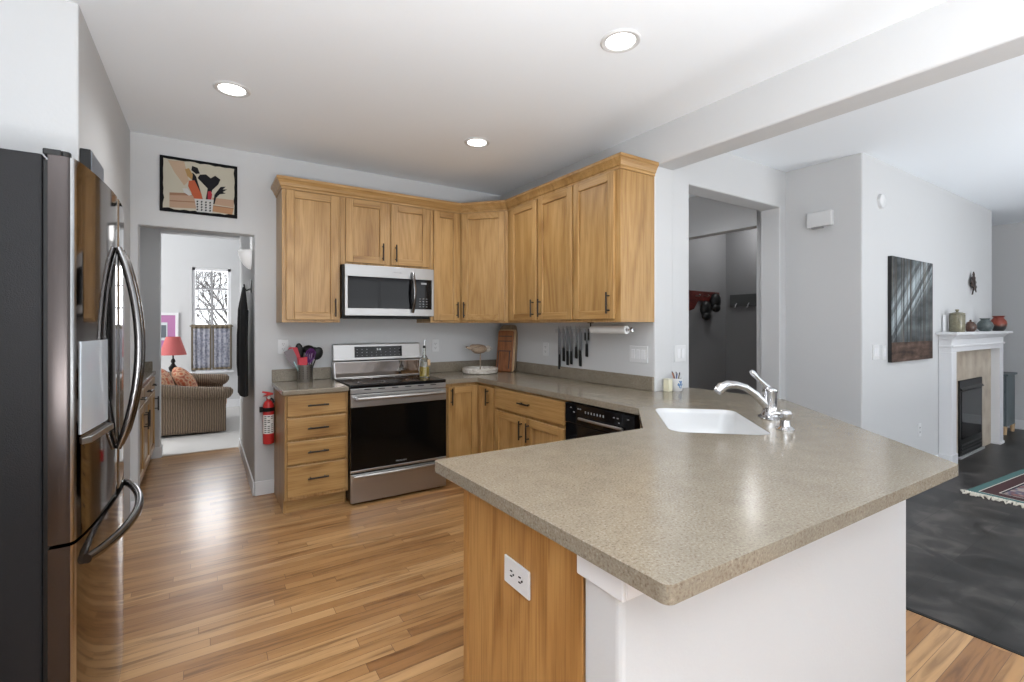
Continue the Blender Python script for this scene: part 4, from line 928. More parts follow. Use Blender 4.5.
# canvas of a forest
def forest():
    m, nt, b = newmat('forest_canvas')
    tc = N(nt, 'ShaderNodeTexCoord'); sx = N(nt, 'ShaderNodeSeparateXYZ'); nt.links.new(tc.outputs['Object'], sx.inputs[0])
    def noise(scale, det, s=1.0, off=0):
        mp = N(nt, 'ShaderNodeMapping'); mp.inputs['Scale'].default_value = scale; mp.inputs['Location'].default_value = (off, off, off)
        nt.links.new(tc.outputs['Object'], mp.inputs['Vector']); n_ = N(nt, 'ShaderNodeTexNoise'); n_.inputs['Scale'].default_value = s; n_.inputs['Detail'].default_value = det
        nt.links.new(mp.outputs[0], n_.inputs['Vector']); return n_
    bgn = noise((3, 3, 9), 4); bgr = ramp(nt, [(.3, (.035, .04, .042)), (.55, (.10, .115, .12)), (.75, (.17, .19, .19))]); nt.links.new(bgn.outputs['Fac'], bgr.inputs[0])
    # pale slanting patches between the trunks
    sl = N(nt, 'ShaderNodeMath', operation='MULTIPLY_ADD'); sl.inputs[1].default_value = .75; nt.links.new(sx.outputs['X'], sl.inputs[0])
    ng = N(nt, 'ShaderNodeMath', operation='MULTIPLY'); ng.inputs[1].default_value = -1; nt.links.new(sx.outputs['Z'], ng.inputs[0]); nt.links.new(ng.outputs[0], sl.inputs[2])
    cb = N(nt, 'ShaderNodeCombineXYZ'); nt.links.new(sl.outputs[0], cb.inputs[0]); nw = N(nt, 'ShaderNodeTexNoise'); nw.inputs['Scale'].default_value = 8.0; nw.inputs['Detail'].default_value = 2; nt.links.new(cb.outputs[0], nw.inputs['Vector'])
    lr = ramp(nt, [(.44, (0, 0, 0)), (.54, (1, 1, 1))]); nt.links.new(nw.outputs['Fac'], lr.inputs[0])
    band = ramp(nt, [(.15, (0, 0, 0)), (.22, (1, 1, 1)), (.42, (1, 1, 1)), (.62, (0, 0, 0))])
    zz = N(nt, 'ShaderNodeMath', operation='MULTIPLY_ADD'); zz.inputs[1].default_value = -.55; nt.links.new(sx.outputs['X'], zz.inputs[0]); nt.links.new(sx.outputs['Z'], zz.inputs[2]); nt.links.new(zz.outputs[0], band.inputs[0])
    mm = N(nt, 'ShaderNodeMix', data_type='RGBA', blend_type='MULTIPLY'); mm.inputs[0].default_value = 1; nt.links.new(lr.outputs[0], mm.inputs[6]); nt.links.new(band.outputs[0], mm.inputs[7])
    m1 = N(nt, 'ShaderNodeMix', data_type='RGBA'); m1.inputs[7].default_value = (.36, .41, .43, 1); nt.links.new(mm.outputs[2], m1.inputs[0]); nt.links.new(bgr.outputs[0], m1.inputs[6])
    # trunks
    tn = noise((26, 0, .10), 3); tr = ramp(nt, [(.43, (1, 1, 1)), (.47, (0, 0, 0)), (.56, (0, 0, 0)), (.60, (1, 1, 1))]); nt.links.new(tn.outputs['Fac'], tr.inputs[0])
    tcn = noise((22, 0, 2.0), 3, off=4); tcr = ramp(nt, [(.35, (.018, .018, .02)), (.55, (.07, .062, .055)), (.7, (.16, .135, .105))]); nt.links.new(tcn.outputs['Fac'], tcr.inputs[0])
    m2 = N(nt, 'ShaderNodeMix', data_type='RGBA'); nt.links.new(tr.outputs[0], m2.inputs[0]); nt.links.new(m1.outputs[2], m2.inputs[6]); nt.links.new(tcr.outputs[0], m2.inputs[7])
    # leaf-litter ground
    gn = noise((6, 6, 20), 5); gc = ramp(nt, [(.35, (.035, .024, .02)), (.55, (.09, .058, .045)), (.7, (.14, .095, .075))]); nt.links.new(gn.outputs['Fac'], gc.inputs[0])
    gz = N(nt, 'ShaderNodeMath', operation='LESS_THAN'); gz.inputs[1].default_value = .165; nt.links.new(sx.outputs['Z'], gz.inputs[0])
    m3 = N(nt, 'ShaderNodeMix', data_type='RGBA'); nt.links.new(gz.outputs[0], m3.inputs[0]); nt.links.new(m2.outputs[2], m3.inputs[6]); nt.links.new(gc.outputs[0], m3.inputs[7])
    nt.links.new(m3.outputs[2], b.inputs['Base Color']); b.inputs['Roughness'].default_value = .85; b.inputs['Specular IOR Level'].default_value = .2
    return m
t = thing('canvas_picture', 'large dark forest canvas on the living room wall', 'picture', (4.769, 1.584, 1.02))
part(t, 'canvas', MB().m(0).box(4.769, 5.71, 1.5838, 1.587, 1.02, 1.903).m(1).box(4.769, 5.71, 1.587, 1.6135, 1.02, 1.903), [forest(), plain('black_canvas_edge', (.006, .006, .006), .6)])
t = thing('wall_frame', 'dark-edged frame on the left wall, peeping over the refrigerator', 'picture', (-.435, 2.83, 1.70))
part(t, 'frame', MB().prism([(-.4355, 2.665), (-.400, 2.665), (-.398, 2.95), (-.4338, 2.95)], 1.70, 2.075), BLKPLASTIC, bevel=.002)
part(t, 'face', MB().prism([(-.3995, 2.668), (-.397, 2.668), (-.395, 2.947), (-.3975, 2.947)], 1.705, 2.070), plain('slate_blue_print', (.13, .15, .18), .35))

# ------------------------------------------------------------------ passage and far room
t = thing('desk_cabinet', 'oak cabinet with worktop along the left of the passage', 'cabinet', (-.42, 4.36, 0), R(90))
W = 1.53     # local x runs along +Y, local -y faces +X
part(t, 'carcass', MB().box(0, W, 0, .60, .10, .838), OAKZ, w=False, bevel=.002)
part(t, 'toe_kick', MB().box(0, W, .06, .075, 0, .10), OAKX, w=False)
tp = part(t, 'worktop', MB().box(-.0, W + .02, -.025, .62, .839, .875).box(W + .002, W + .02, .0, .62, .875, .97), COUNTER, w=False, bevel=.005)
sp = []
for k in range(3):
    a = .02 + k * .505; sp += [('drawer', a, a + .48, .705, .822, a + .24, .765, False), ('door', a, a + .48, .12, .69, a + (.44 if k != 1 else .05), .56, True)]
fronts(t, sp)
WICK = None
def wicker():
    m, nt, b = newmat('brown_wicker')
    mp = coords(nt, (1, 1, 1), rand=False)
    w1_ = N(nt, 'ShaderNodeTexWave', wave_type='BANDS', bands_direction='X'); w1_.inputs['Scale'].default_value = 13; w1_.inputs['Distortion'].default_value = 2.2; w1_.inputs['Detail'].default_value = 2
    w2_ = N(nt, 'ShaderNodeTexWave', wave_type='BANDS', bands_direction='Z'); w2_.inputs['Scale'].default_value = 22; w2_.inputs['Distortion'].default_value = 2.0
    nt.links.new(mp.outputs[0], w1_.inputs['Vector']); nt.links.new(mp.outputs[0], w2_.inputs['Vector'])
    mu = N(nt, 'ShaderNodeMath', operation='MULTIPLY'); nt.links.new(w1_.outputs['Fac'], mu.inputs[0]); nt.links.new(w2_.outputs['Fac'], mu.inputs[1])
    ad = N(nt, 'ShaderNodeMath', operation='MULTIPLY_ADD'); ad.inputs[1].default_value = .6; nt.links.new(w1_.outputs['Fac'], ad.inputs[0]); nt.links.new(mu.outputs[0], ad.inputs[2])
    c = ramp(nt, [(.05, (.105, .07, .045)), (.5, (.20, .14, .09)), (1.0, (.31, .225, .15))]); nt.links.new(ad.outputs[0], c.inputs[0]); nt.links.new(c.outputs[0], b.inputs['Base Color'])
    bp = N(nt, 'ShaderNodeBump'); bp.inputs['Strength'].default_value = .7; bp.inputs['Distance'].default_value = .012; nt.links.new(ad.outputs[0], bp.inputs['Height']); nt.links.new(bp.outputs[0], b.inputs['Normal'])
    b.inputs['Roughness'].default_value = .6; return m
WICK = wicker()
def floral():
    m, nt, b = newmat('rust_floral_fabric')
    mp = coords(nt); v = N(nt, 'ShaderNodeTexVoronoi'); v.inputs['Scale'].default_value = 17; nt.links.new(mp.outputs[0], v.inputs['Vector'])
    c = ramp(nt, [(0, (.42, .09, .045)), (.35, (.50, .16, .08)), (.45, (.62, .42, .27)), (.8, (.33, .08, .05))]); nt.links.new(v.outputs['Distance'], c.inputs[0]); nt.links.new(c.outputs[0], b.inputs['Base Color']); b.inputs['Roughness'].default_value = .9; return m
FLOR = floral()
t = thing('wicker_armchair', 'brown wicker armchair seen side-on in the far room', 'armchair', (-.2, 7.35, .004))
AY0, AY1 = 6.88, 7.95
def arm_top(x): return .535 + .07 * max(0, min(1, (.20 - x) / .62)) ** 1.4 + .26 * max(0, min(1, (-.42 - x) / .32)) ** 1.3
def arm(y, dz=0.):
    n = 22; xs_ = [-.80 + 1.04 * i / n for i in range(n + 1)]
    pts = [(x, y - .015, .02 + .03 * (.24 - x)) for x in (xs_[0], xs_[-1])] + [(x, y - .015, (arm_top(x) + dz) - .06) for x in reversed(xs_)]
    q = part(t, 'arm', MB().extrude(pts, (0, .07, 0)), WICK, bevel=.012)
    roll = [(x, y - .012, (arm_top(x) + dz) - .075) for x in xs_] + [(xs_[-1] + .03, y - .012, (arm_top(xs_[-1]) + dz) - .080), (xs_[-1] + .055, y - .010, (arm_top(xs_[-1]) + dz) - .090), (xs_[-1] + .062, y - .008, (arm_top(xs_[-1]) + dz) - .095)]
    part(t, 'rolled_edge', MB().tube(roll, [.074] * (n + 1) + [.072, .052, .018], 16), WICK, parent=q)
arm(AY0, .035); arm(AY1, .10)
part(t, 'back', MB().tube([(-.80, AY0 + (AY1 - AY0) * i / 8, .80) for i in range(9)], .06, 12).box(-.84, -.78, AY0, AY1, .02, .80), WICK)
part(t, 'seat_base', MB().box(-.78, .22, AY0 + .03, AY1 - .03, .03, .30), WICK, bevel=.02)
part(t, 'seat_cushion', MB().box(-.72, .25, AY0 + .06, AY1 - .05, .31, .44), FLOR, bevel=.04, seg=3, label='rust floral seat cushion')
for i, (x, y, z, a) in enumerate(((-.40, 7.20, .60, 16), (-.20, 7.62, .60, 34))):
    cu = MB().ball((0, 0, 0), .10, .22, .21, 16, 10).xf(Matrix.Translation((x, y, z)) @ Matrix.Rotation(R(-a), 4, 'Y'))
    solo('throw_cushion', ['rust floral cushion nearest the chair arm', 'rust floral cushion at the far side of the wicker chair'][i], 'cushion', cu, FLOR, (x, y, z), 'floral cushions on the wicker armchair')
t = thing('side_table', 'small dark side table carrying the red lamp, hidden behind the wicker chair', 'table', (-.36, 8.35, .004))
part(t, 'top', MB().lathe([(0, .56), (.15, .56), (.16, .568), (.16, .585), (0, .59)], (-.36, 8.35, .004)), BLKPLASTIC)
part(t, 'pedestal', MB().lathe([(0, 0), (.17, 0), (.16, .02), (.03, .05), (.025, .56), (0, .56)], (-.36, 8.35, .004)), BLKPLASTIC)
t = thing('table_lamp', 'black turned table lamp with a red shade in the far room', 'lamp', (-.36, 8.35, .594))
part(t, 'base', MB().lathe([(0, 0), (.07, 0), (.075, .015), (.04, .035), (.028, .06), (.05, .10), (.055, .13), (.03, .165), (.018, .19), (.03, .215), (.024, .24), (.01, .26), (.01, .34), (0, .34)], (-.36, 8.35, .594)), BLKPLASTIC)
SHADE = plain('red_lamp_shade', (.33, .07, .075), .8, emit=.10, ecol=(.8, .25, .2))
part(t, 'shade', MB().lathe([(.165, .31), (.085, .57), (.083, .57), (.163, .31)], (-.36, 8.35, .594), n=28), SHADE)
part(t, 'bulb', MB().ball((-.36, 8.35, .594 + .40), .03, .03, .04), LENS2)
t = thing('framed_print', 'white framed print with a magenta mat behind the lamp', 'picture', (-.60, 8.93, .95))
part(t, 'frame', MB().box(-.90, -.86, 8.905, 8.929, .94, 1.52).box(-.355, -.315, 8.905, 8.929, .94, 1.52).box(-.86, -.355, 8.905, 8.929, .94, .98).box(-.86, -.355, 8.905, 8.929, 1.48, 1.52), TRIM, bevel=.003)
part(t, 'mat', MB().box(-.86, -.355, 8.915, 8.929, .98, 1.48), plain('magenta_mat', (.40, .17, .34), .7))
part(t, 'print', MB().box(-.76, -.455, 8.912, 8.9155, 1.10, 1.37), plain('pale_print', (.55, .60, .62), .6))
part(t, 'print_subject', MB().box(-.74, -.60, 8.9105, 8.9125, 1.12, 1.25).box(-.55, -.47, 8.9105, 8.9125, 1.14, 1.33), plain('grey_print_ink', (.10, .12, .14), .6))
# half curtains on a rod
LACE = None
def lace():
    m, nt, b = newmat('grey_patterned_curtain')
    mp = coords(nt, rand=False); v = N(nt, 'ShaderNodeTexVoronoi'); v.inputs['Scale'].default_value = 26; nt.links.new(mp.outputs[0], v.inputs['Vector'])
    c = ramp(nt, [(.1, (.20, .205, .235)), (.4, (.29, .295, .33)), (.7, (.38, .38, .41))]); nt.links.new(v.outputs['Distance'], c.inputs[0]); nt.links.new(c.outputs[0], b.inputs['Base Color']); b.inputs['Roughness'].default_value = .9
    tr = N(nt, 'ShaderNodeBsdfTranslucent'); nt.links.new(c.outputs[0], tr.inputs[0]); mx = N(nt, 'ShaderNodeMixShader'); mx.inputs[0].default_value = .45
    nt.links.new(b.outputs[0], mx.inputs[1]); nt.links.new(tr.outputs[0], mx.inputs[2]); nt.links.new(mx.outputs[0], nt.nodes['Material Output'].inputs[0]); return m
LACE = lace(); TAUPE = plain('taupe_hem', (.20, .165, .115), .9)
t = thing('cafe_curtain', 'grey patterned half curtains on the lower half of the far window', 'curtain', ((WX0 + WX1) / 2, 8.90, 1.31))
part(t, 'rod', MB().cyl((WX0 - .03, 8.90, 1.315), (WX1 + .03, 8.90, 1.315), .011, n=10), TAUPE)
for a, b in ((WX0 - .01, .112), (.122, WX1 + .01)):
    def cf(u, v, a=a, b=b): return Vector((a + (b - a) * u, 8.905 + .012 * math.sin(u * 26), .625 + .70 * v))
    p_ = part(t, 'panel', MB().grid(cf, 40, 6), LACE, solid=.003)
    hm = MB().grid(lambda u, v, cf=cf: cf(u, .93 + .09 * v) + Vector((0, -.004, 0)), 40, 1)
    hm.grid(lambda u, v, cf=cf: cf(.0 + .09 * u, v) + Vector((0, -.004, 0)), 4, 6); hm.grid(lambda u, v, cf=cf: cf(.91 + .09 * u, v) + Vector((0, -.004, 0)), 4, 6); hm.grid(lambda u, v, cf=cf: cf(u, .05 * v) + Vector((0, -.004, 0)), 40, 1)
    part(t, 'hem', hm, TAUPE, parent=p_, solid=.002)
# sconce, hook and coat on the passage wall
K = Vector((XO1, 4.52, 1.795))
pl = bpy.data.lights.new('sconce_bulb', 'POINT'); pl.energy = .4; pl.shadow_soft_size = .08
po = bpy.data.objects.new('sconce_bulb', pl); COL.objects.link(po); po.location = (XO1 - .07, 4.52, 2.02)
t = thing('wall_sconce', 'white glass half-bowl sconce inside the passage', 'sconce', K)
part(t, 'shade', MB().grid(lambda u, v: K + Vector((-.092 * math.sin(PI * u) * math.cos(R(90) * (1 - v)), .105 * math.cos(PI * u) * math.cos(R(90) * (1 - v)), .0 + .15 * (1 - math.cos(R(90) * v)) ** .8)), 20, 10), plain('sconce_glass', (.82, .82, .82), .4, emit=.25), solid=.005)
part(t, 'backplate', MB().box(XO1 - .014, XO1 - .0005, 4.47, 4.57, 1.83, 1.95), WHITEP, bevel=.003)
t = thing('coat_hook', 'dark metal hook holding the black coat', 'hook', (XO1, 4.48, 1.63))
part(t, 'plate', MB().box(XO1 - .008, XO1 - .0005, 4.455, 4.505, 1.60, 1.70), PULL, bevel=.002)
part(t, 'prong', MB().tube([(XO1 - .006, 4.48, 1.63), (XO1 - .035, 4.48, 1.615), (XO1 - .048, 4.48, 1.635), (XO1 - .052, 4.48, 1.665)], .006, 8), PULL)
def coatf(u, v):
    z = 1.640 - .86 * v; w = .05 + .19 * min(1, v * 3.2) ** .7 + .09 * v
    d = .018 + .045 * min(1, v * 5) + .012 * math.sin(u * 21 + v * 2) * min(1, v * 2)
    a = 2 * PI * u
    return Vector((XO1 - .042 - .012 * min(1, v * 3) + d * .5 * math.cos(a) * (1 + .15 * math.sin(5 * a)) - .012, 4.46 + w * .92 * math.sin(a), z))
cm = MB().grid(lambda u, v: coatf(v, u), 24, 40, closed=True)
t = thing('coat', 'long black coat hanging on the passage wall', 'coat', (XO1 - .04, 4.46, .78))
part(t, 'garment', cm, plain('black_wool', (.006, .006, .007), .95))
part(t, 'sleeve', MB().tube([(XO1 - .060, 4.40, 1.45), (XO1 - .072, 4.36, 1.25), (XO1 - .078, 4.34, 1.02), (XO1 - .075, 4.34, .93)], [.035, .04, .036, .032], 12), plain('black_wool_sleeve', (.007, .007, .008), .95))
# bare tree outside the far window
BARK = plain('bare_bark', (.09, .08, .075), .9)
def tree(x, y, seed, h, lab):
    r_ = random.Random(seed); m = MB()
    def br(p, d, L_, r, k):
        q = p + d * L_; mid = p + d * L_ * .5 + Vector((r_.uniform(-1, 1), r_.uniform(-1, 1), r_.uniform(-1, 1))) * L_ * .06
        m.tube([p, mid, q], [r, r * .85, r * .65], 4 if r < .01 else 6, cap=False)
        if k == 0: return
        for _ in range(3):
            nd = (d + Vector((r_.uniform(-.9, .9), r_.uniform(-.5, .5), r_.uniform(-.25, .65)))).normalized(); br(p + (q - p) * r_.uniform(.55, 1), nd, L_ * r_.uniform(.55, .8), r * .55, k - 1)
    br(Vector((x, y, -.55)), Vector((.05, 0, 1)).normalized(), h, .055, 6)
    solo('bare_tree', lab, 'tree', m, BARK, (x, y, -.5), 'bare trees outside the far window', recalc=False)
tree(.42, 10.7, 21, 1.25, 'bare sapling close outside the far window, right half'); tree(-.35, 12.6, 33, 1.45, 'bare sapling close outside the far window, left half'); tree(.6, 15.5, 4, 1.9, 'bare tree midway back outside the far window'); tree(2.2, 20.0, 9, 2.3, 'bare tree further back outside the far window'); tree(-1.6, 24.0, 12, 2.3, 'bare tree at the left outside the far window')

# ------------------------------------------------------------------ coat room seen through the opening
RW = wood('dark_red_wood', 'x', (.10, .015, .010), (.075, .010, .008), (.04, .006, .005), .4, 2)
t = thing('coat_rack', 'dark red wooden peg rail on the back wall of the dark coat room', 'coat rack', (5.1, 3.598, 1.62))
part(t, 'rail', MB().extrude([(4.60, 3.565, 1.745), (5.40, 3.565, 1.735), (5.40, 3.565, 1.62), (4.98, 3.565, 1.62), (4.90, 3.565, 1.52), (4.60, 3.565, 1.45)], (0, .033, 0)), RW, bevel=.004)
for x in (4.93, 5.10, 5.32): part(t, 'peg', MB().tube([(x, 3.565, 1.68), (x, 3.52, 1.675), (x, 3.505, 1.69)], [.008, .008, .011], 8), STEEL)
def cap_(x, z, lab):
    t = thing('cap', lab, 'hat', (x, 3.50, z), 0, 'black caps on the red peg rail')
    part(t, 'crown', MB().ball((x, 3.50, z), .085, .055, .10), BLKPLASTIC)
    part(t, 'brim', MB().ball((x - .02, 3.478, z - .085), .075, .04, .05), BLKPLASTIC)
cap_(5.22, 1.62, 'black cap hanging at the right of the red peg rail'); cap_(5.03, 1.52, 'black cap hanging lower and left of the other cap')
t = thing('coat_rack', 'grey hook rail on the right wall of the dark coat room', 'coat rack', (5.588, 3.3, 1.56))
part(t, 'rail', MB().box(5.565, 5.589, 2.75, 3.53, 1.56, 1.71), plain('weathered_grey_board', (.055, .058, .058), .7), bevel=.003)
for y in (3.44, 3.28, 3.10, 2.92): part(t, 'hook', MB().tube([(5.566, y, 1.60), (5.54, y, 1.575), (5.53, y, 1.545), (5.515, y, 1.55)], .006, 8), GREYP)

# ------------------------------------------------------------------ fireplace
FX0, FX1, FYF = 5.95, 7.75, 1.515
t = thing('fireplace', 'white mantel fireplace with beige tile and a black gas insert', 'fireplace', (FX0, 1.613, DF))
part(t, 'pilaster', MB().box(FX0 + .02, 6.11, FYF, 1.613, DF, 1.07).box(FX0 + .01, 6.12, FYF - .008, 1.6135, DF, .09), TRIM, bevel=.004)
part(t, 'pilaster', MB().box(7.61, FX1, FYF, 1.613, DF, 1.07).box(7.60, FX1 + .01, FYF - .008, 1.6135, DF, .0), TRIM, bevel=.004)
part(t, 'frieze', MB().box(FX0 + .02, FX1, FYF, 1.613, 1.07, 1.19).box(FX0 + .01, FX1 + .01, FYF - .012, 1.613, 1.115, 1.135), TRIM, bevel=.004)
part(t, 'bed_moulding', MB().extrude([(FX0 + .02, 1.613, 1.19), (FX0 + .02, FYF, 1.19), (FX0 + .02, FYF - .03, 1.225), (FX0 + .02, FYF - .045, 1.235), (FX0 + .02, 1.613, 1.235)], (FX1 - FX0 - .01, 0, 0)), TRIM)
part(t, 'mantel_shelf', MB().box(FX0 - .06, FX1 + .08, 1.45, 1.6135, 1.235, 1.263), TRIM, bevel=.006)
def tilemat():
    m, nt, b = newmat('beige_stone_tile'); mp = coords(nt, rand=False)
    n_ = N(nt, 'ShaderNodeTexNoise'); n_.inputs['Scale'].default_value = 6; n_.inputs['Detail'].default_value = 6; nt.links.new(mp.outputs[0], n_.inputs['Vector'])
    c = ramp(nt, [(.3, (.34, .27, .20)), (.55, (.47, .40, .31)), (.75, (.55, .49, .40))]); nt.links.new(n_.outputs['Fac'], c.inputs[0]); nt.links.new(c.outputs[0], b.inputs['Base Color']); b.inputs['Roughness'].default_value = .4; return m
TILE = tilemat()
part(t, 'tile_surround', MB().box(6.111, 6.45, 1.59, 1.613, DF, 1.069).box(7.21, 7.609, 1.59, 1.613, DF, 1.069).box(6.45, 7.21, 1.59, 1.613, .76, 1.069), TILE, bevel=.001)
fb = part(t, 'gas_insert', MB().box(6.45, 7.21, 1.575, 1.613, DF + .005, .76), BLKPLASTIC, bevel=.004)
part(t, 'hood', MB().extrude([(6.46, 1.575, .69), (6.46, 1.558, .672), (6.46, 1.558, .662), (6.46, 1.575, .662)], (.74, 0, 0)), plain('dark_grey_metal', (.012, .012, .012), .4), parent=fb)
part(t, 'glass_front', MB().box(6.50, 7.16, 1.571, 1.576, .16, .645), BLKGLASS, parent=fb)
lv = MB()
for z in (.02, .055, .09): lv.box(6.48, 7.18, 1.568, 1.576, z, z + .018)
part(t, 'louvres', lv, plain('dark_louvre_metal', (.07, .07, .07), .35, .7), parent=fb)
part(t, 'hearth_strip', MB().box(6.42, 7.24, 1.56, 1.6, DF, DF + .02), GREYP)
# pots on the mantel
def pot(name, label, x, prof, mat, lid=None, y=1.53):
    b0 = Vector((x, y, 1.263)); t = thing(name, label, name.split('_')[-1], b0, 0, 'pottery on the mantel')
    part(t, 'vessel', MB().lathe(prof, b0, n=24), mat)
    if lid: part(t, 'lid', MB().lathe(lid, b0, n=24), mat)
GLZ = lambda n_, a, b_: wood(n_, 'x', a, tuple((p + q) / 2 for p, q in zip(a, b_)), b_, .3, 3)
pot('lidded_jar', 'tall sage green lidded jar, leftmost on the mantel', 6.185, [(0, 0), (.055, 0), (.060, .008), (.060, .165), (.054, .172), (0, .172)], GLZ('sage_glaze', (.22, .205, .14), (.13, .125, .08)), [(.060, .172), (.060, .182), (.03, .192), (.010, .196), (.009, .202), (.016, .210), (.014, .220), (0, .222)])
pot('lidded_pot', 'small brown lidded pot, second from the left on the mantel', 6.60, [(0, 0), (.030, 0), (.045, .025), (.050, .055), (.038, .082), (.028, .09), (0, .09)], GLZ('brown_glaze', (.12, .06, .04), (.05, .03, .025)), [(.034, .09), (.026, .10), (.008, .105), (.007, .112), (.012, .118), (0, .124)])
pot('teal_vase', 'squat grey-teal vase between the brown pot and the red vase', 7.10, [(0, 0), (.040, 0), (.062, .03), (.070, .065), (.055, .10), (.036, .118), (.036, .128), (.046, .14), (.042, .14), (.030, .122), (0, .118)], GLZ('teal_glaze', (.10, .125, .125), (.045, .06, .065)))
RB, nt_, b_ = newmat('red_black_raku')
tc_ = N(nt_, 'ShaderNodeTexCoord'); sx_ = N(nt_, 'ShaderNodeSeparateXYZ'); no_ = N(nt_, 'ShaderNodeTexNoise'); no_.inputs['Scale'].default_value = 14
ad_ = N(nt_, 'ShaderNodeMath', operation='MULTIPLY_ADD'); ad_.inputs[1].default_value = .10; nt_.links.new(tc_.outputs['Object'], sx_.inputs[0]); nt_.links.new(tc_.outputs['Object'], no_.inputs['Vector'])
nt_.links.new(no_.outputs['Fac'], ad_.inputs[0]); nt_.links.new(sx_.outputs['Z'], ad_.inputs[2]); cr_ = ramp(nt_, [(.09, (.02, .02, .018)), (.115, (.15, .04, .02)), (.13, (.24, .04, .018)), (.22, (.19, .03, .018))])
nt_.links.new(ad_.outputs[0], cr_.inputs[0]); nt_.links.new(cr_.outputs[0], b_.inputs['Base Color']); b_.inputs['Roughness'].default_value = .3
pot('red_vase', 'round red vase with a black base, rightmost on the mantel', 7.62, [(0, 0), (.045, 0), (.062, .03), (.072, .08), (.066, .115), (.046, .145), (.044, .155), (.056, .172), (.052, .172), (.038, .15), (0, .146)], RB)
solo('white_card', 'plain white card standing behind the green jar on the mantel', 'card', MB().box(6.05, 6.14, 1.598, 1.604, 1.263, 1.43), TRIM, (6.09, 1.60, 1.263))
# iron leaf on the wall
lf = [(0, .25), (-.03, .22), (-.02, .20), (-.07, .185), (-.05, .16), (-.10, .14), (-.06, .12), (-.085, .095), (-.03, .09), (-.01, .07), (-.05, .01), (-.058, .0), (-.04, .0), (.012, .068), (.05, .06), (.085, .03), (.075, .07), (.11, .09), (.06, .11), (.09, .14), (.05, .16), (.06, .19), (.02, .20), (.03, .225)]
t = thing('metal_leaf', 'dark metal oak leaf hung above the mantel', 'ornament', (6.96, 1.6, 1.655))
part(t, 'leaf', MB().extrude([(6.96 + a, 1.592, 1.655 + b) for a, b in lf], (0, -.008, 0)), plain('dark_bronze', (.07, .05, .045), .5, .5))
part(t, 'vein', MB().tube([(6.95, 1.585, 1.70), (6.965, 1.582, 1.80), (6.96, 1.585, 1.89)], .005, 6).cyl((6.96, 1.585, 1.78), (6.96, 1.6135, 1.78), .006, n=8), plain('dark_bronze_vein', (.05, .04, .035), .5, .5))
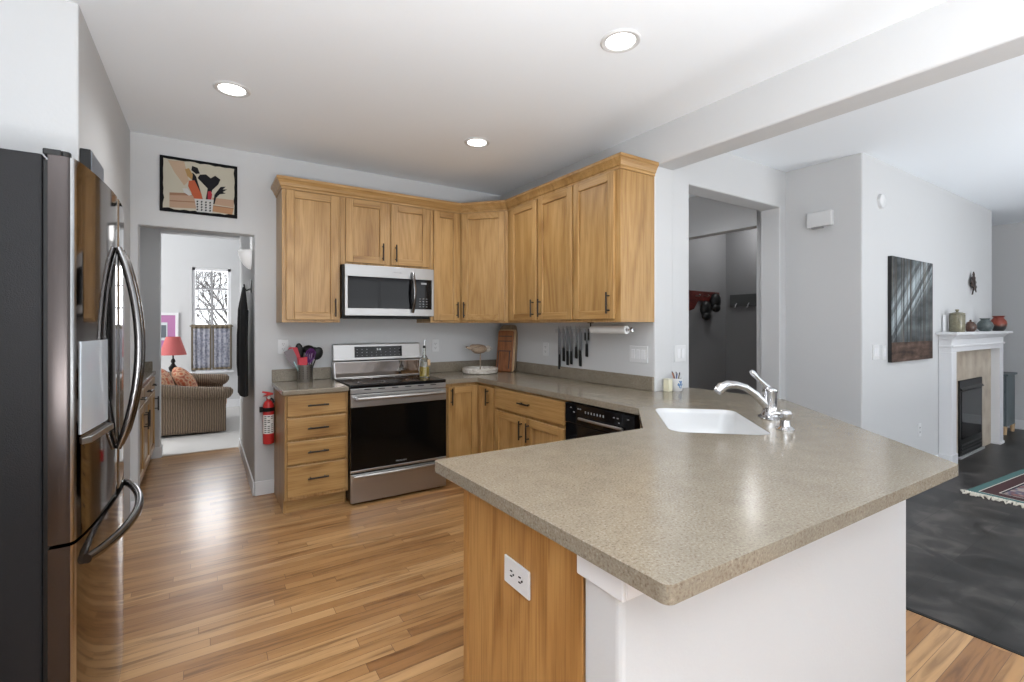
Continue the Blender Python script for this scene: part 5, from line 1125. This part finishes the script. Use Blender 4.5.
# chest and rug
t = thing('drawer_chest', 'small slate-blue chest of drawers beyond the fireplace', 'chest', (8.3, 1.84, DF))
SB = plain('slate_blue_paint', (.10, .125, .135), .5)
part(t, 'case', MB().box(8.32, 8.72, 1.60, 2.12, .07, .70), SB, bevel=.004)
part(t, 'top', MB().box(8.29, 8.74, 1.58, 2.14, .70, .725), SB, bevel=.004)
for z in (.09, .30, .51):
    d = part(t, 'drawer', MB().box(8.305, 8.32, 1.615, 2.105, z, z + .185), SB, bevel=.003)
    part(t, 'knob', MB().ball((8.295, 1.70, z + .095), .012).ball((8.295, 1.99, z + .095), .012), PULL, parent=d)
for x in (8.34, 8.70):
    for y in (1.62, 2.10): part(t, 'foot', MB().cyl((x, y, DF), (x, y, .075), .018, .026, 10), BOARD2)
def rugmat():
    m, nt, b = newmat('oriental_rug'); tc = N(nt, 'ShaderNodeTexCoord'); sx = N(nt, 'ShaderNodeSeparateXYZ'); nt.links.new(tc.outputs['Object'], sx.inputs[0])
    # distance from the long edge (local y) and short edge (local x)
    def absd(out, half):
        a = N(nt, 'ShaderNodeMath', operation='ABSOLUTE'); nt.links.new(out, a.inputs[0]); s_ = N(nt, 'ShaderNodeMath', operation='SUBTRACT'); s_.inputs[0].default_value = half; nt.links.new(a.outputs[0], s_.inputs[1]); return s_
    dx, dy = absd(sx.outputs['X'], 1.2), absd(sx.outputs['Y'], .85)
    mn = N(nt, 'ShaderNodeMath', operation='MINIMUM'); nt.links.new(dx.outputs[0], mn.inputs[0]); nt.links.new(dy.outputs[0], mn.inputs[1])
    r = ramp(nt, [(0, (.07, .16, .155)), (.055, (.60, .56, .50)), (.065, (.055, .02, .022)), (.15, (.60, .56, .50)), (.16, (.02, .02, .03)), (.175, (.25, .19, .17))], 'CONSTANT'); nt.links.new(mn.outputs[0], r.inputs[0])
    v = N(nt, 'ShaderNodeTexVoronoi'); v.inputs['Scale'].default_value = 16; nt.links.new(tc.outputs['Object'], v.inputs['Vector'])
    vc = ramp(nt, [(0, (.42, .36, .32)), (.35, (.22, .08, .07)), (.55, (.09, .10, .16)), (.8, (.38, .30, .26))]); nt.links.new(v.outputs['Distance'], vc.inputs[0])
    st = N(nt, 'ShaderNodeMath', operation='GREATER_THAN'); st.inputs[1].default_value = .175; nt.links.new(mn.outputs[0], st.inputs[0])
    mx = N(nt, 'ShaderNodeMix', data_type='RGBA'); nt.links.new(st.outputs[0], mx.inputs[0]); nt.links.new(r.outputs[0], mx.inputs[6]); nt.links.new(vc.outputs[0], mx.inputs[7])
    nt.links.new(mx.outputs[2], b.inputs['Base Color']); b.inputs['Roughness'].default_value = .95; return m
ra = R(-5); rc = Vector((5.22 + 1.2 * math.cos(ra) + .85 * math.sin(ra), 1.24 + 1.2 * math.sin(ra) - .85 * math.cos(ra), DF))
t = thing('area_rug', 'fringed oriental rug with a teal border on the slate floor', 'rug', rc, ra)
part(t, 'pile', MB().box(-1.2, 1.2, -.85, .85, .0005, .012), rugmat(), w=False, bevel=.003)
fr = MB(); r_ = random.Random(5)
for sx0 in (-1, 1):
    for i in range(110):
        y = -.85 + 1.7 * i / 109; L_ = .075 + r_.uniform(-.02, .02)
        fr.tube([(sx0 * 1.198, y, .009), (sx0 * (1.2 + L_ * .5), y + r_.uniform(-.012, .012), .016), (sx0 * (1.2 + L_), y + r_.uniform(-.03, .03), .006)], [.006, .008, .005], 6)
o = part(t, 'fringe', fr, plain('ivory_fringe', (.66, .62, .54), .95), w=False); o['kind'] = 'stuff'
